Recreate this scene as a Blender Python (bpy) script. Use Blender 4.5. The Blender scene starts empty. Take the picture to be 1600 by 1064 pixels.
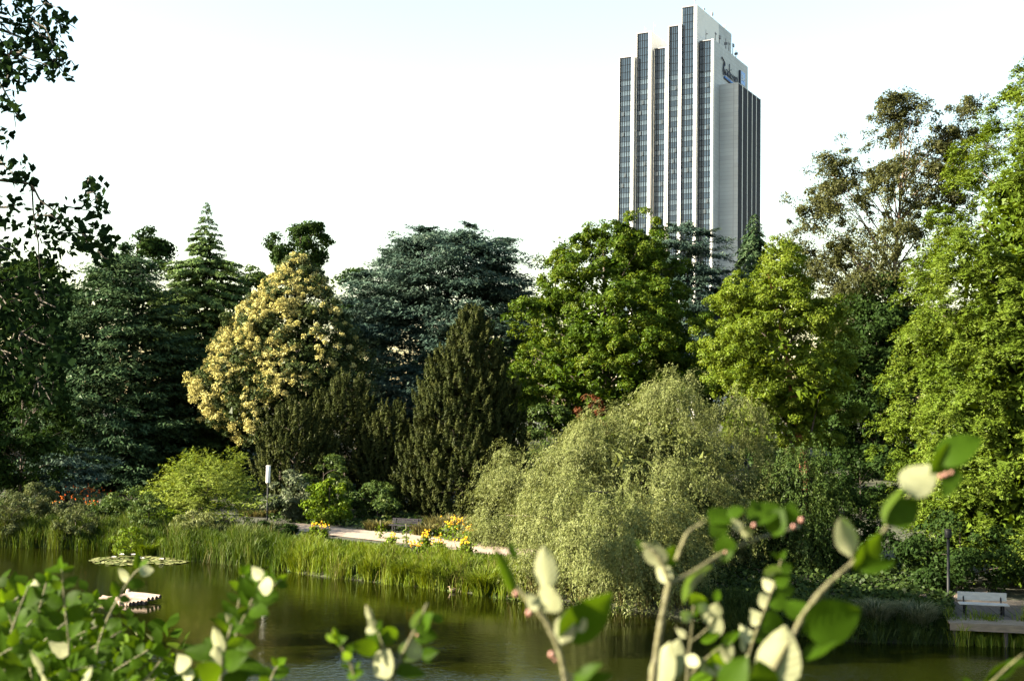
import bpy, math
import numpy as np
from mathutils import Vector, Matrix

R = math.radians
scene = bpy.context.scene
COL = scene.collection

# ------------------------------------------------------------------ camera, sky, sun, exposure
F_PX, CX, CY = 1900.0, 800.0, 532.0          # focal length and centre in pixels of the 1600 wide photograph
CAM = np.array([0.0, 0.0, 8.0])
PITCH, ROLL = math.atan(110 / F_PX), R(0.9)
cam_fwd = np.array([0, math.cos(PITCH), math.sin(PITCH)])
_u0 = np.array([0, -math.sin(PITCH), math.cos(PITCH)])
_r0 = np.array([1.0, 0, 0])
cam_right = math.cos(ROLL) * _r0 + math.sin(ROLL) * _u0
cam_up = -math.sin(ROLL) * _r0 + math.cos(ROLL) * _u0
cd = bpy.data.cameras.new("camera")
cam = bpy.data.objects.new("camera", cd)
COL.objects.link(cam)
m = Matrix.Identity(4)
for i in range(3):
    m[i][0], m[i][1], m[i][2], m[i][3] = cam_right[i], cam_up[i], -cam_fwd[i], CAM[i]
cam.matrix_world = m
cd.sensor_width = 36.0
cd.lens = 36.0 * F_PX / 1600.0
cd.clip_start = 0.05
cd.clip_end = 8000
cd.dof.use_dof = True
cd.dof.focus_distance = 70.0
cd.dof.aperture_fstop = 10.0
scene.camera = cam

SUN_EL, SUN_AZ = R(25), R(-101)               # azimuth from +Y towards +X
world = bpy.data.worlds.new("World")
scene.world = world
world.use_nodes = True
wn = world.node_tree.nodes
bg = wn["Background"]
sky = wn.new("ShaderNodeTexSky")
sky.sky_type = 'NISHITA'
sky.sun_disc = False
sky.sun_elevation = SUN_EL
sky.sun_rotation = SUN_AZ
sky.altitude = 20
sky.air_density = 1.6
sky.dust_density = 1.0
sky.ozone_density = 1.0
world.node_tree.links.new(sky.outputs[0], bg.inputs[0])
bg.inputs[1].default_value = 0.0505
sd = bpy.data.lights.new("sun", 'SUN')
sd.energy = 5.0
sd.angle = R(0.53)
sd.color = (1.0, 0.88, 0.67)
sun = bpy.data.objects.new("sun", sd)
COL.objects.link(sun)
to_sun = Vector((math.sin(SUN_AZ) * math.cos(SUN_EL), math.cos(SUN_AZ) * math.cos(SUN_EL), math.sin(SUN_EL)))
sun.rotation_euler = to_sun.to_track_quat('Z', 'Y').to_euler()
sun.location = (-60, -30, 60)
scene.view_settings.view_transform = 'Standard'
scene.view_settings.look = 'None'
scene.view_settings.gamma = 1.0
scene.view_settings.exposure = 3.0
scene.cycles.max_bounces = 6
scene.cycles.diffuse_bounces = 1
scene.cycles.glossy_bounces = 3
scene.cycles.transmission_bounces = 3
scene.cycles.use_denoising = True

# ------------------------------------------------------------------ helpers
def ray(px, py):
    return cam_fwd + (px - CX) / F_PX * cam_right - (py - CY) / F_PX * cam_up

def W(px, py, dist):
    """world point seen at a photograph pixel at world depth y = dist"""
    d = ray(px, py)
    return CAM + d * (dist / d[1])

def G(px, py, z=0.0):
    """world point seen at a photograph pixel on the level z"""
    d = ray(px, py)
    return CAM + d * ((z - CAM[2]) / d[2])

def hexc(h):
    h = h.lstrip('#')
    c = [int(h[i:i + 2], 16) / 255 for i in (0, 2, 4)]
    return tuple(v / 12.92 if v <= .04045 else ((v + .055) / 1.055) ** 2.4 for v in c)

def tag(o, label=None, cat=None, group=None, kind=None):
    if label: o['label'] = label
    if cat: o['category'] = cat
    if group: o['group'] = group
    if kind: o['kind'] = kind
    return o

def empty(name, loc, label=None, cat=None, group=None, rz=0.0):
    o = bpy.data.objects.new(name, None)
    o.location = tuple(loc)
    o.rotation_euler = (0, 0, rz)
    o.empty_display_size = 0.3
    COL.objects.link(o)
    return tag(o, label, cat, group)

def link(name, mesh, parent=None, world_verts=True):
    """link a mesh whose vertices are in world space; a parent at a location keeps them in place"""
    o = bpy.data.objects.new(name, mesh)
    COL.objects.link(o)
    if parent is not None:
        o.parent = parent
        if world_verts:
            p = parent
            mt = Matrix.Identity(4)
            while p is not None:
                mt = (Matrix.Translation(p.location) @ p.rotation_euler.to_matrix().to_4x4() @ p.matrix_parent_inverse if False else p.matrix_basis) @ mt if p.parent is None else p.matrix_parent_inverse @ p.matrix_basis @ mt
                p = p.parent
            o.matrix_parent_inverse = mt.inverted()
    return o

def np_mesh(name, verts, faces, mats, attr=None, fmat=None, smooth=False):
    verts = np.ascontiguousarray(verts, dtype=np.float32)
    faces = np.ascontiguousarray(faces, dtype=np.int32)
    me = bpy.data.meshes.new(name)
    n, k = faces.shape
    me.vertices.add(len(verts))
    me.vertices.foreach_set('co', verts.ravel())
    me.loops.add(n * k)
    me.loops.foreach_set('vertex_index', faces.ravel())
    me.polygons.add(n)
    me.polygons.foreach_set('loop_start', np.arange(0, n * k, k, dtype=np.int32))
    if smooth:
        me.polygons.foreach_set('use_smooth', np.ones(n, dtype=bool))
    for mm in (mats if isinstance(mats, (list, tuple)) else [mats]):
        me.materials.append(mm)
    if fmat is not None:
        me.polygons.foreach_set('material_index', np.ascontiguousarray(fmat, dtype=np.int32))
    if attr is not None:
        a = me.attributes.new('tint', 'FLOAT', 'FACE')
        a.data.foreach_set('value', np.ascontiguousarray(attr, dtype=np.float32))
    me.update(calc_edges=True)
    me.validate()
    return me

class MB:
    """collects boxes, tubes and prisms and builds them as one mesh"""
    def __init__(s):
        s.v, s.f = [], []
    def add(s, vs, fs):
        b = len(s.v)
        s.v += [tuple(v) for v in vs]
        s.f += [tuple(b + i for i in f) for f in fs]
    def frame_box(s, o, ax, ay, az):
        """box from corner o along three edge vectors"""
        o, ax, ay, az = map(np.asarray, (o, ax, ay, az))
        vs = [o, o + ax, o + ax + ay, o + ay, o + az, o + ax + az, o + ax + ay + az, o + ay + az]
        s.add(vs, [(3, 2, 1, 0), (4, 5, 6, 7), (0, 1, 5, 4), (1, 2, 6, 5), (2, 3, 7, 6), (3, 0, 4, 7)])
    def box(s, c, sz):
        c, sz = np.asarray(c, float), np.asarray(sz, float)
        s.frame_box(c - sz / 2, (sz[0], 0, 0), (0, sz[1], 0), (0, 0, sz[2]))
    def tube(s, pts, rad, n=6, cap=True):
        pts = np.asarray(pts, float)
        rad = np.broadcast_to(np.asarray(rad, float), (len(pts),))
        tan = np.gradient(pts, axis=0)
        tan /= np.linalg.norm(tan, axis=1)[:, None] + 1e-9
        ref = np.array([0, 0, 1.0]) if abs(tan[0][2]) < .9 else np.array([1.0, 0, 0])
        vs = []
        for p, t, r in zip(pts, tan, rad):
            a = np.cross(t, ref); a /= np.linalg.norm(a) + 1e-9
            b = np.cross(t, a)
            ref = np.cross(a, t)
            for k in range(n):
                an = 2 * math.pi * k / n
                vs.append(p + r * (math.cos(an) * a + math.sin(an) * b))
        fs = []
        for i in range(len(pts) - 1):
            for k in range(n):
                fs.append((i * n + k, i * n + (k + 1) % n, (i + 1) * n + (k + 1) % n, (i + 1) * n + k))
        if cap:
            fs.append(tuple(range(n))[::-1])
            fs.append(tuple((len(pts) - 1) * n + k for k in range(n)))
        s.add(vs, fs)
    def lathe(s, c, prof, n=12):
        vs = []
        for r, z in prof:
            for k in range(n):
                a = 2 * math.pi * k / n
                vs.append((c[0] + r * math.cos(a), c[1] + r * math.sin(a), c[2] + z))
        fs = []
        for i in range(len(prof) - 1):
            for k in range(n):
                fs.append((i * n + k, i * n + (k + 1) % n, (i + 1) * n + (k + 1) % n, (i + 1) * n + k))
        fs.append(tuple(range(n))[::-1])
        fs.append(tuple((len(prof) - 1) * n + k for k in range(n)))
        s.add(vs, fs)
    def mesh(s, name, mat, smooth=False):
        me = bpy.data.meshes.new(name)
        me.from_pydata(s.v, [], s.f)
        for mm in (mat if isinstance(mat, (list, tuple)) else [mat]):
            me.materials.append(mm)
        if smooth:
            me.polygons.foreach_set('use_smooth', np.ones(len(me.polygons), dtype=bool))
        me.update()
        return me
    def build(s, name, mat, parent=None, smooth=False):
        return link(name, s.mesh(name, mat, smooth), parent)

# ------------------------------------------------------------------ materials
def newmat(name):
    mt = bpy.data.materials.new(name)
    mt.use_nodes = True
    nt = mt.node_tree
    nt.nodes.clear()
    out = nt.nodes.new("ShaderNodeOutputMaterial")
    return mt, nt, out

def ramp(nt, cols, pos=None):
    r = nt.nodes.new("ShaderNodeValToRGB")
    e = r.color_ramp.elements
    while len(e) < len(cols):
        e.new(0.5)
    for i, c in enumerate(cols):
        e[i].position = pos[i] if pos else i / (len(cols) - 1)
        e[i].color = (*c, 1)
    return r

def leaf_mat(name, cols, trans=0.3, gloss=0.04, rough=0.45, tcol=None):
    """cols: range of leaf colours chosen leaf by leaf"""
    mt, nt, out = newmat(name)
    gloss *= .14
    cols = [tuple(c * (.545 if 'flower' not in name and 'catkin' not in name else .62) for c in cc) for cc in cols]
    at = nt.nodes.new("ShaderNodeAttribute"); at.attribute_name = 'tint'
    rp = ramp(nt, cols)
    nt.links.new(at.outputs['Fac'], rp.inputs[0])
    di = nt.nodes.new("ShaderNodeBsdfDiffuse")
    tr = nt.nodes.new("ShaderNodeBsdfTranslucent")
    nt.links.new(rp.outputs[0], di.inputs[0])
    hs = nt.nodes.new("ShaderNodeHueSaturation")
    hs.inputs['Hue'].default_value = 0.485
    hs.inputs['Saturation'].default_value = 1.15
    hs.inputs['Value'].default_value = 1.3
    nt.links.new(rp.outputs[0], hs.inputs['Color'])
    nt.links.new(hs.outputs[0], tr.inputs[0])
    mx = nt.nodes.new("ShaderNodeMixShader"); mx.inputs[0].default_value = trans * .75
    nt.links.new(di.outputs[0], mx.inputs[1]); nt.links.new(tr.outputs[0], mx.inputs[2])
    gl = nt.nodes.new("ShaderNodeBsdfGlossy"); gl.inputs['Roughness'].default_value = rough
    gl.inputs['Color'].default_value = (.9, .9, .9, 1)
    m2 = nt.nodes.new("ShaderNodeMixShader"); m2.inputs[0].default_value = gloss
    nt.links.new(mx.outputs[0], m2.inputs[1]); nt.links.new(gl.outputs[0], m2.inputs[2])
    nt.links.new(m2.outputs[0], out.inputs[0])
    return mt

def solid(name, col, rough=0.6, var=0.25, scale=3.0, bump=0.0, metal=0.0, bscale=None, stretch=None, spec=0.5):
    mt, nt, out = newmat(name)
    col = tuple(c * .82 for c in col)
    p = nt.nodes.new("ShaderNodeBsdfPrincipled")
    tc = nt.nodes.new("ShaderNodeTexCoord")
    src = tc.outputs['Object']
    if stretch:
        mp = nt.nodes.new("ShaderNodeMapping"); mp.inputs['Scale'].default_value = stretch
        nt.links.new(src, mp.inputs[0]); src = mp.outputs[0]
    no = nt.nodes.new("ShaderNodeTexNoise"); no.inputs['Scale'].default_value = scale
    no.inputs['Detail'].default_value = 6; no.inputs['Roughness'].default_value = .65
    nt.links.new(src, no.inputs['Vector'])
    rp = ramp(nt, [tuple(c * (1 - var) for c in col), tuple(min(1, c * (1 + var)) for c in col)], [.3, .7])
    nt.links.new(no.outputs[0], rp.inputs[0])
    nt.links.new(rp.outputs[0], p.inputs['Base Color'])
    p.inputs['Roughness'].default_value = rough
    p.inputs['Metallic'].default_value = metal
    p.inputs['Specular IOR Level'].default_value = spec
    if bump:
        n2 = nt.nodes.new("ShaderNodeTexNoise"); n2.inputs['Scale'].default_value = bscale or scale * 4
        n2.inputs['Detail'].default_value = 5
        nt.links.new(src, n2.inputs['Vector'])
        b = nt.nodes.new("ShaderNodeBump"); b.inputs['Strength'].default_value = bump
        b.inputs['Distance'].default_value = .05
        nt.links.new(n2.outputs[0], b.inputs['Height']); nt.links.new(b.outputs[0], p.inputs['Normal'])
    nt.links.new(p.outputs[0], out.inputs[0])
    return mt

M = {}
def lm(key, *a, **k):
    M[key] = leaf_mat(key + "_foliage", *a, **k)
lm('bluecedar', [(.034, .064, .050), (.062, .106, .080), (.115, .165, .115)], trans=.12)
lm('cedar', [(.026, .056, .026), (.050, .096, .042), (.095, .145, .060)], trans=.12)
lm('fir', [(.050, .092, .028), (.095, .160, .046), (.150, .220, .065)], trans=.15)
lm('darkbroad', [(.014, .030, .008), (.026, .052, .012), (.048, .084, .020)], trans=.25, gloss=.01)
lm('yew', [(.014, .026, .010), (.024, .042, .014), (.040, .062, .020)], trans=.1)
lm('pine', [(.024, .034, .009), (.045, .056, .015), (.092, .100, .029)], trans=.1, gloss=.02)
lm('maple', [(.036, .076, .006), (.072, .128, .010), (.150, .195, .020)], trans=.33)
lm('olive', [(.060, .082, .030), (.095, .118, .042), (.135, .150, .055)], trans=.3)
lm('robinia', [(.074, .124, .009), (.130, .192, .016), (.210, .266, .034)], trans=.36)
lm('birch', [(.038, .046, .014), (.070, .078, .024), (.120, .124, .042)], trans=.25)
lm('redwood', [(.064, .112, .010), (.108, .168, .016), (.180, .235, .034)], trans=.3)
lm('willow', [(.098, .124, .032), (.178, .210, .066), (.285, .310, .125)], trans=.36)
lm('tamarisk', [(.14, .21, .028), (.22, .29, .046), (.32, .38, .085)], trans=.38)
lm('shrub', [(.040, .070, .018), (.065, .110, .024), (.110, .150, .036)], trans=.3)
lm('bright', [(.080, .150, .010), (.135, .215, .016), (.200, .270, .028)], trans=.35)
lm('variegated', [(.055, .080, .035), (.100, .130, .065), (.220, .240, .150)], trans=.2)
lm('chestnutleaf', [(.030, .048, .014), (.050, .075, .022), (.080, .105, .035)], trans=.25)
lm('catkin', [(.360, .335, .100), (.520, .480, .170), (.680, .620, .265)], trans=.2, gloss=0.0)
lm('reed', [(.040, .080, .010), (.080, .130, .018), (.165, .190, .050)], trans=.35)
lm('sedge', [(.080, .140, .010), (.145, .205, .018), (.230, .265, .045)], trans=.35)
lm('drygrass', [(.110, .110, .035), (.160, .150, .050), (.220, .190, .070)], trans=.3)
lm('silvergrass', [(.080, .110, .050), (.140, .165, .090), (.220, .230, .140)], trans=.25)
lm('groundcover', [(.018, .036, .010), (.035, .062, .014), (.070, .105, .024)], trans=.25)
lm('orange_flower', [(.60, .09, .02), (.75, .16, .03), (.80, .30, .05)], trans=.2, gloss=0)
lm('yellow_flower', [(.70, .36, .02), (.80, .48, .03), (.85, .55, .05)], trans=.2, gloss=0)
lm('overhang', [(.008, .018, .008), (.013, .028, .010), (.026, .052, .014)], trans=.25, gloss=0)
lm('lilypad', [(.10, .13, .04), (.20, .22, .08), (.36, .36, .17)], trans=.0, gloss=.08)
lm('redleaf', [(.10, .03, .015), (.16, .05, .02), (.12, .08, .03)], trans=.3)
M['bark'] = solid('bark', (.060, .045, .032), .9, .5, 2.0, .6, stretch=(3, 3, .6))
M['redbark'] = solid('reddish_bark', (.24, .075, .035), .85, .45, 2.0, .5, stretch=(3, 3, .5))
M['birchbark'] = solid('pale_brown_bark', (.15, .11, .075), .85, .45, 2.5, .5, stretch=(3, 3, .6))
M['twig'] = solid('twig_bark', (.080, .076, .024), .7, .35, 60, .3)
M['twig_dark'] = solid('dark_twig', (.045, .035, .02), .8, .4, 8, .3)
M['concrete'] = None

def panel_mat(name, col, sx, sz, line=0.72):
    """wall of cladding panels: fine joints far away"""
    mt, nt, out = newmat(name)
    p = nt.nodes.new("ShaderNodeBsdfPrincipled")
    tc = nt.nodes.new("ShaderNodeTexCoord")
    sp = nt.nodes.new("ShaderNodeSeparateXYZ"); nt.links.new(tc.outputs['Object'], sp.inputs[0])
    ad = nt.nodes.new("ShaderNodeMath"); ad.operation = 'ADD'
    nt.links.new(sp.outputs[0], ad.inputs[0]); nt.links.new(sp.outputs[1], ad.inputs[1])
    cb = nt.nodes.new("ShaderNodeCombineXYZ")
    nt.links.new(ad.outputs[0], cb.inputs[0]); nt.links.new(sp.outputs[2], cb.inputs[1])
    br = nt.nodes.new("ShaderNodeTexBrick")
    br.offset = 0.0
    br.inputs['Scale'].default_value = 1.0
    br.inputs['Brick Width'].default_value = sx
    br.inputs['Row Height'].default_value = sz
    br.inputs['Mortar Size'].default_value = .045
    br.inputs['Color1'].default_value = (*[c * .94 for c in col], 1)
    br.inputs['Color2'].default_value = (*[c * 1.05 for c in col], 1)
    br.inputs['Mortar'].default_value = (*[c * line for c in col], 1)
    nt.links.new(cb.outputs[0], br.inputs['Vector'])
    no = nt.nodes.new("ShaderNodeTexNoise"); no.inputs['Scale'].default_value = .12; no.inputs['Detail'].default_value = 8
    nt.links.new(tc.outputs['Object'], no.inputs['Vector'])
    rp = ramp(nt, [(.86, .86, .86), (1.06, 1.06, 1.06)], [.3, .7]); nt.links.new(no.outputs[0], rp.inputs[0])
    mx = nt.nodes.new("ShaderNodeMix"); mx.data_type = 'RGBA'; mx.blend_type = 'MULTIPLY'; mx.inputs[0].default_value = 1
    nt.links.new(br.outputs[0], mx.inputs[6]); nt.links.new(rp.outputs[0], mx.inputs[7])
    nt.links.new(mx.outputs[2], p.inputs['Base Color'])
    p.inputs['Roughness'].default_value = .7
    nt.links.new(p.outputs[0], out.inputs[0])
    return mt
M['cladding'] = panel_mat('pale_cladding', (.36, .375, .38), 1.6, 1.1)
M['fin'] = solid('white_fin_concrete', (.74, .72, .68), .7, .06, .4)
M['spandrel'] = solid('dark_spandrel_glass', (.022, .038, .058), .08, .15, .7, spec=.25)
M['window'] = solid('curtained_window_glass', (.055, .082, .108), .08, .25, 1.1, spec=.3)
M['window_dark'] = solid('open_window_glass', (.03, .04, .05), .15, .2, 1.0)
M['mullion'] = solid('dark_mullion', (.006, .008, .012), .6, .1, 1, spec=.05)
M['sideglass'] = solid('deep_blue_glass', (.008, .011, .022), .6, .2, .5, spec=.05)
M['sign_dark'] = solid('navy_sign_face', (.010, .014, .035), .4, .1, 1)
M['sign_blue'] = solid('blue_sign_face', (.05, .22, .62), .4, .1, 1)
M['sign_white'] = solid('white_sign_letters', (.65, .75, .85), .4, .05, 1)
M['steel'] = solid('grey_steel', (.16, .16, .17), .6, .1, 2, metal=.3)
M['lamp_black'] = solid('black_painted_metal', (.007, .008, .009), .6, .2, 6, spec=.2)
M['lamp_white'] = solid('white_lamp_glass', (.78, .76, .74), .35, .04, 3)
M['path'] = solid('pinkish_gravel', (.27, .205, .155), .95, .18, 1.1, .5, bscale=14)
M['log'] = solid('weathered_log', (.25, .18, .14), .8, .25, 3, .5, stretch=(1, 6, 6))
M['logend'] = solid('wet_dark_log_end', (.022, .014, .011), .6, .3, 12, .3)
M['deckwood'] = solid('weathered_deck_plank', (.05, .042, .034), .8, .4, 3, .5, stretch=(4, .6, 4))
M['deckedge'] = solid('pale_worn_timber', (.15, .122, .088), .8, .3, 3, .4, stretch=(.6, 4, 4))
M['benchslat'] = solid('silvery_bench_timber', (.34, .35, .34), .7, .18, 3, .3, stretch=(.6, 5, 5))
M['benchdark'] = solid('dark_bench_timber', (.028, .026, .032), .8, .3, 3, .3, stretch=(.6, 5, 5), spec=.08)
M['petal_white'] = solid('white_petal', (.80, .76, .72), .5, .06, 20)
M['berry'] = solid('pink_berry', (.26, .12, .09), .4, .3, 60)
M['duckbody'] = solid('brown_mottled_feathers', (.22, .16, .10), .8, .5, 18)
M['duckhead'] = solid('pale_brown_feathers', (.34, .27, .18), .8, .3, 18)
M['bill'] = solid('dull_yellow_bill', (.35, .22, .05), .5, .2, 10)
M['pinkflower'] = solid('pink_petals', (.62, .06, .12), .6, .2, 9)
M['wallstone'] = solid('pale_wall_stone', (.2, .17, .14), .8, .25, 2, .3)

def ground_mat():
    mt, nt, out = newmat('leaf_litter_soil')
    p = nt.nodes.new("ShaderNodeBsdfPrincipled"); p.inputs['Roughness'].default_value = .95
    tc = nt.nodes.new("ShaderNodeTexCoord")
    n1 = nt.nodes.new("ShaderNodeTexNoise"); n1.inputs['Scale'].default_value = .35; n1.inputs['Detail'].default_value = 10
    n1.inputs['Roughness'].default_value = .7
    nt.links.new(tc.outputs['Object'], n1.inputs['Vector'])
    rp = ramp(nt, [(.014, .012, .007), (.021, .024, .009), (.034, .045, .013)], [.35, .5, .68])
    nt.links.new(n1.outputs[0], rp.inputs[0]); nt.links.new(rp.outputs[0], p.inputs['Base Color'])
    n2 = nt.nodes.new("ShaderNodeTexNoise"); n2.inputs['Scale'].default_value = 6; n2.inputs['Detail'].default_value = 6
    nt.links.new(tc.outputs['Object'], n2.inputs['Vector'])
    b = nt.nodes.new("ShaderNodeBump"); b.inputs['Strength'].default_value = .8; b.inputs['Distance'].default_value = .1
    nt.links.new(n2.outputs[0], b.inputs['Height']); nt.links.new(b.outputs[0], p.inputs['Normal'])
    nt.links.new(p.outputs[0], out.inputs[0])
    return mt

def water_mat():
    mt, nt, out = newmat('murky_green_pond_water')
    p = nt.nodes.new("ShaderNodeBsdfPrincipled")
    tc = nt.nodes.new("ShaderNodeTexCoord")
    n0 = nt.nodes.new("ShaderNodeTexNoise"); n0.inputs['Scale'].default_value = .05; n0.inputs['Detail'].default_value = 4
    nt.links.new(tc.outputs['Object'], n0.inputs['Vector'])
    rp = ramp(nt, [(.0040, .0054, .0004), (.0062, .0078, .0006)], [.35, .65])
    nt.links.new(n0.outputs[0], rp.inputs[0]); nt.links.new(rp.outputs[0], p.inputs['Base Color'])
    p.inputs['Roughness'].default_value = .05
    p.inputs['IOR'].default_value = 1.33
    mp = nt.nodes.new("ShaderNodeMapping"); mp.inputs['Scale'].default_value = (.75, 1.6, 1); mp.inputs['Rotation'].default_value = (0, 0, R(14))
    nt.links.new(tc.outputs['Object'], mp.inputs[0])
    n1 = nt.nodes.new("ShaderNodeTexNoise"); n1.inputs['Scale'].default_value = 2.4; n1.inputs['Detail'].default_value = 3
    nt.links.new(mp.outputs[0], n1.inputs['Vector'])
    n2 = nt.nodes.new("ShaderNodeTexNoise"); n2.inputs['Scale'].default_value = 7; n2.inputs['Detail'].default_value = 2
    nt.links.new(mp.outputs[0], n2.inputs['Vector'])
    # a breeze ruffles the open water nearer the camera
    sp = nt.nodes.new("ShaderNodeSeparateXYZ"); nt.links.new(tc.outputs['Object'], sp.inputs[0])
    mr = nt.nodes.new("ShaderNodeMapRange"); mr.inputs[1].default_value = 46; mr.inputs[2].default_value = 37
    mr.inputs[3].default_value = .05; mr.inputs[4].default_value = .2
    nt.links.new(sp.outputs[1], mr.inputs[0])
    wp = nt.nodes.new("ShaderNodeTexNoise"); wp.inputs['Scale'].default_value = .11; wp.inputs['Detail'].default_value = 3
    nt.links.new(tc.outputs['Object'], wp.inputs['Vector'])
    wr = nt.nodes.new("ShaderNodeMapRange"); wr.inputs[1].default_value = .38; wr.inputs[2].default_value = .62
    wr.inputs[3].default_value = .35; wr.inputs[4].default_value = 1.0
    nt.links.new(wp.outputs[0], wr.inputs[0])
    mu = nt.nodes.new("ShaderNodeMath"); mu.operation = 'MULTIPLY'
    nt.links.new(mr.outputs[0], mu.inputs[0]); nt.links.new(wr.outputs[0], mu.inputs[1])
    ad = nt.nodes.new("ShaderNodeMath"); ad.operation = 'ADD'
    nt.links.new(n1.outputs[0], ad.inputs[0]); nt.links.new(n2.outputs[0], ad.inputs[1])
    b = nt.nodes.new("ShaderNodeBump"); b.inputs['Distance'].default_value = .12
    nt.links.new(mu.outputs[0], b.inputs['Strength'])
    nt.links.new(ad.outputs[0], b.inputs['Height']); nt.links.new(b.outputs[0], p.inputs['Normal'])
    nt.links.new(p.outputs[0], out.inputs[0])
    return mt

def fg_leaf_mat(name, top, under, trans=.35, gloss=.06):
    """a real two-sided leaf: green upper side, pale downy underside, veins in fine relief"""
    mt, nt, out = newmat(name)
    ge = nt.nodes.new("ShaderNodeNewGeometry")
    tc = nt.nodes.new("ShaderNodeTexCoord")
    oi = nt.nodes.new("ShaderNodeObjectInfo")
    sp = nt.nodes.new("ShaderNodeSeparateXYZ"); nt.links.new(tc.outputs['Object'], sp.inputs[0])
    # side veins: waves slanting away from the midrib
    ab = nt.nodes.new("ShaderNodeMath"); ab.operation = 'ABSOLUTE'; nt.links.new(sp.outputs[1], ab.inputs[0])
    mu = nt.nodes.new("ShaderNodeMath"); mu.operation = 'MULTIPLY_ADD'; mu.inputs[1].default_value = -.9
    nt.links.new(ab.outputs[0], mu.inputs[0]); nt.links.new(sp.outputs[0], mu.inputs[2])
    m3 = nt.nodes.new("ShaderNodeMath"); m3.operation = 'MULTIPLY'; m3.inputs[1].default_value = 48
    nt.links.new(mu.outputs[0], m3.inputs[0])
    sn = nt.nodes.new("ShaderNodeMath"); sn.operation = 'SINE'; nt.links.new(m3.outputs[0], sn.inputs[0])
    vr = nt.nodes.new("ShaderNodeMapRange"); vr.inputs[1].default_value = .8; vr.inputs[2].default_value = 1.0
    vr.inputs[3].default_value = 1.0; vr.inputs[4].default_value = .93
    nt.links.new(sn.outputs[0], vr.inputs[0])
    no = nt.nodes.new("ShaderNodeTexNoise"); no.inputs['Scale'].default_value = 5; no.inputs['Detail'].default_value = 4
    nt.links.new(tc.outputs['Object'], no.inputs['Vector'])
    rt = ramp(nt, [tuple(c * .75 for c in top), tuple(c * 1.25 for c in top)], [.3, .7])
    ru = ramp(nt, [tuple(c * .85 for c in under), tuple(min(1, c * 1.12) for c in under)], [.3, .7])
    ra = nt.nodes.new("ShaderNodeMath"); ra.operation = 'MULTIPLY_ADD'; ra.inputs[1].default_value = .5; ra.inputs[2].default_value = -.25
    nt.links.new(oi.outputs['Random'], ra.inputs[0])
    ad = nt.nodes.new("ShaderNodeMath"); ad.operation = 'ADD'
    nt.links.new(no.outputs[0], ad.inputs[0]); nt.links.new(ra.outputs[0], ad.inputs[1])
    nt.links.new(ad.outputs[0], rt.inputs[0]); nt.links.new(ad.outputs[0], ru.inputs[0])
    mx = nt.nodes.new("ShaderNodeMix"); mx.data_type = 'RGBA'
    nt.links.new(ge.outputs['Backfacing'], mx.inputs[0])
    nt.links.new(rt.outputs[0], mx.inputs[6]); nt.links.new(ru.outputs[0], mx.inputs[7])
    mv = nt.nodes.new("ShaderNodeMix"); mv.data_type = 'RGBA'; mv.blend_type = 'MULTIPLY'; mv.inputs[0].default_value = 1
    nt.links.new(mx.outputs[2], mv.inputs[6]); nt.links.new(vr.outputs[0], mv.inputs[7])
    di = nt.nodes.new("ShaderNodeBsdfDiffuse"); nt.links.new(mv.outputs[2], di.inputs[0])
    tr = nt.nodes.new("ShaderNodeBsdfTranslucent"); tr.inputs[0].default_value = (top[0] * 4.2, top[1] * 3.4, top[2] * 1.2, 1)
    bm_ = nt.nodes.new("ShaderNodeBump"); bm_.inputs['Strength'].default_value = .12; bm_.inputs['Distance'].default_value = .02
    nt.links.new(sn.outputs[0], bm_.inputs['Height'])
    nt.links.new(bm_.outputs[0], di.inputs['Normal'])
    m1 = nt.nodes.new("ShaderNodeMixShader"); m1.inputs[0].default_value = trans
    nt.links.new(di.outputs[0], m1.inputs[1]); nt.links.new(tr.outputs[0], m1.inputs[2])
    gl = nt.nodes.new("ShaderNodeBsdfGlossy"); gl.inputs['Roughness'].default_value = .5
    m2 = nt.nodes.new("ShaderNodeMixShader"); m2.inputs[0].default_value = gloss
    nt.links.new(m1.outputs[0], m2.inputs[1]); nt.links.new(gl.outputs[0], m2.inputs[2])
    nt.links.new(m2.outputs[0], out.inputs[0])
    return mt
M['fgleaf'] = fg_leaf_mat('snowberry_leaf', (.017, .037, .002), (.23, .24, .14), gloss=.0025)
M['fgyoung'] = fg_leaf_mat('young_snowberry_leaf', (.032, .066, .003), (.17, .19, .085), trans=.45, gloss=.0025)

# ------------------------------------------------------------------ ground, pond, path
SHORE = [(-520, 846), (-200, 850), (0, 853), (180, 859), (285, 874), (420, 886), (500, 900), (620, 912), (735, 926),
         (800, 936), (900, 946), (1000, 955), (1120, 975), (1340, 1003), (1480, 1004), (1600, 1008), (2000, 1020)]
shore = np.array([G(x, y, 0)[:2] for x, y in SHORE])
shore = np.vstack([[shore[0][0] - 200, shore[0][1] + 5], shore, [shore[-1][0] + 200, shore[-1][1] - 3]])

def shore_sd(x, y):
    """distance to the far shore line, positive on land"""
    p = np.stack([np.ravel(x), np.ravel(y)], 1)
    best = np.full(len(p), 1e9); sg = np.ones(len(p))
    for a, b in zip(shore[:-1], shore[1:]):
        ab = b - a
        t = np.clip(((p - a) @ ab) / (ab @ ab), 0, 1)
        q = a + t[:, None] * ab
        d = np.linalg.norm(p - q, axis=1)
        s = np.sign(ab[0] * (p[:, 1] - a[1]) - ab[1] * (p[:, 0] - a[0]))
        k = d < best
        best[k] = d[k]; sg[k] = s[k]
    return (best * sg).reshape(np.shape(x))

def sstep(a, b, t):
    t = np.clip((t - a) / (b - a), 0, 1)
    return t * t * (3 - 2 * t)

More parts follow.
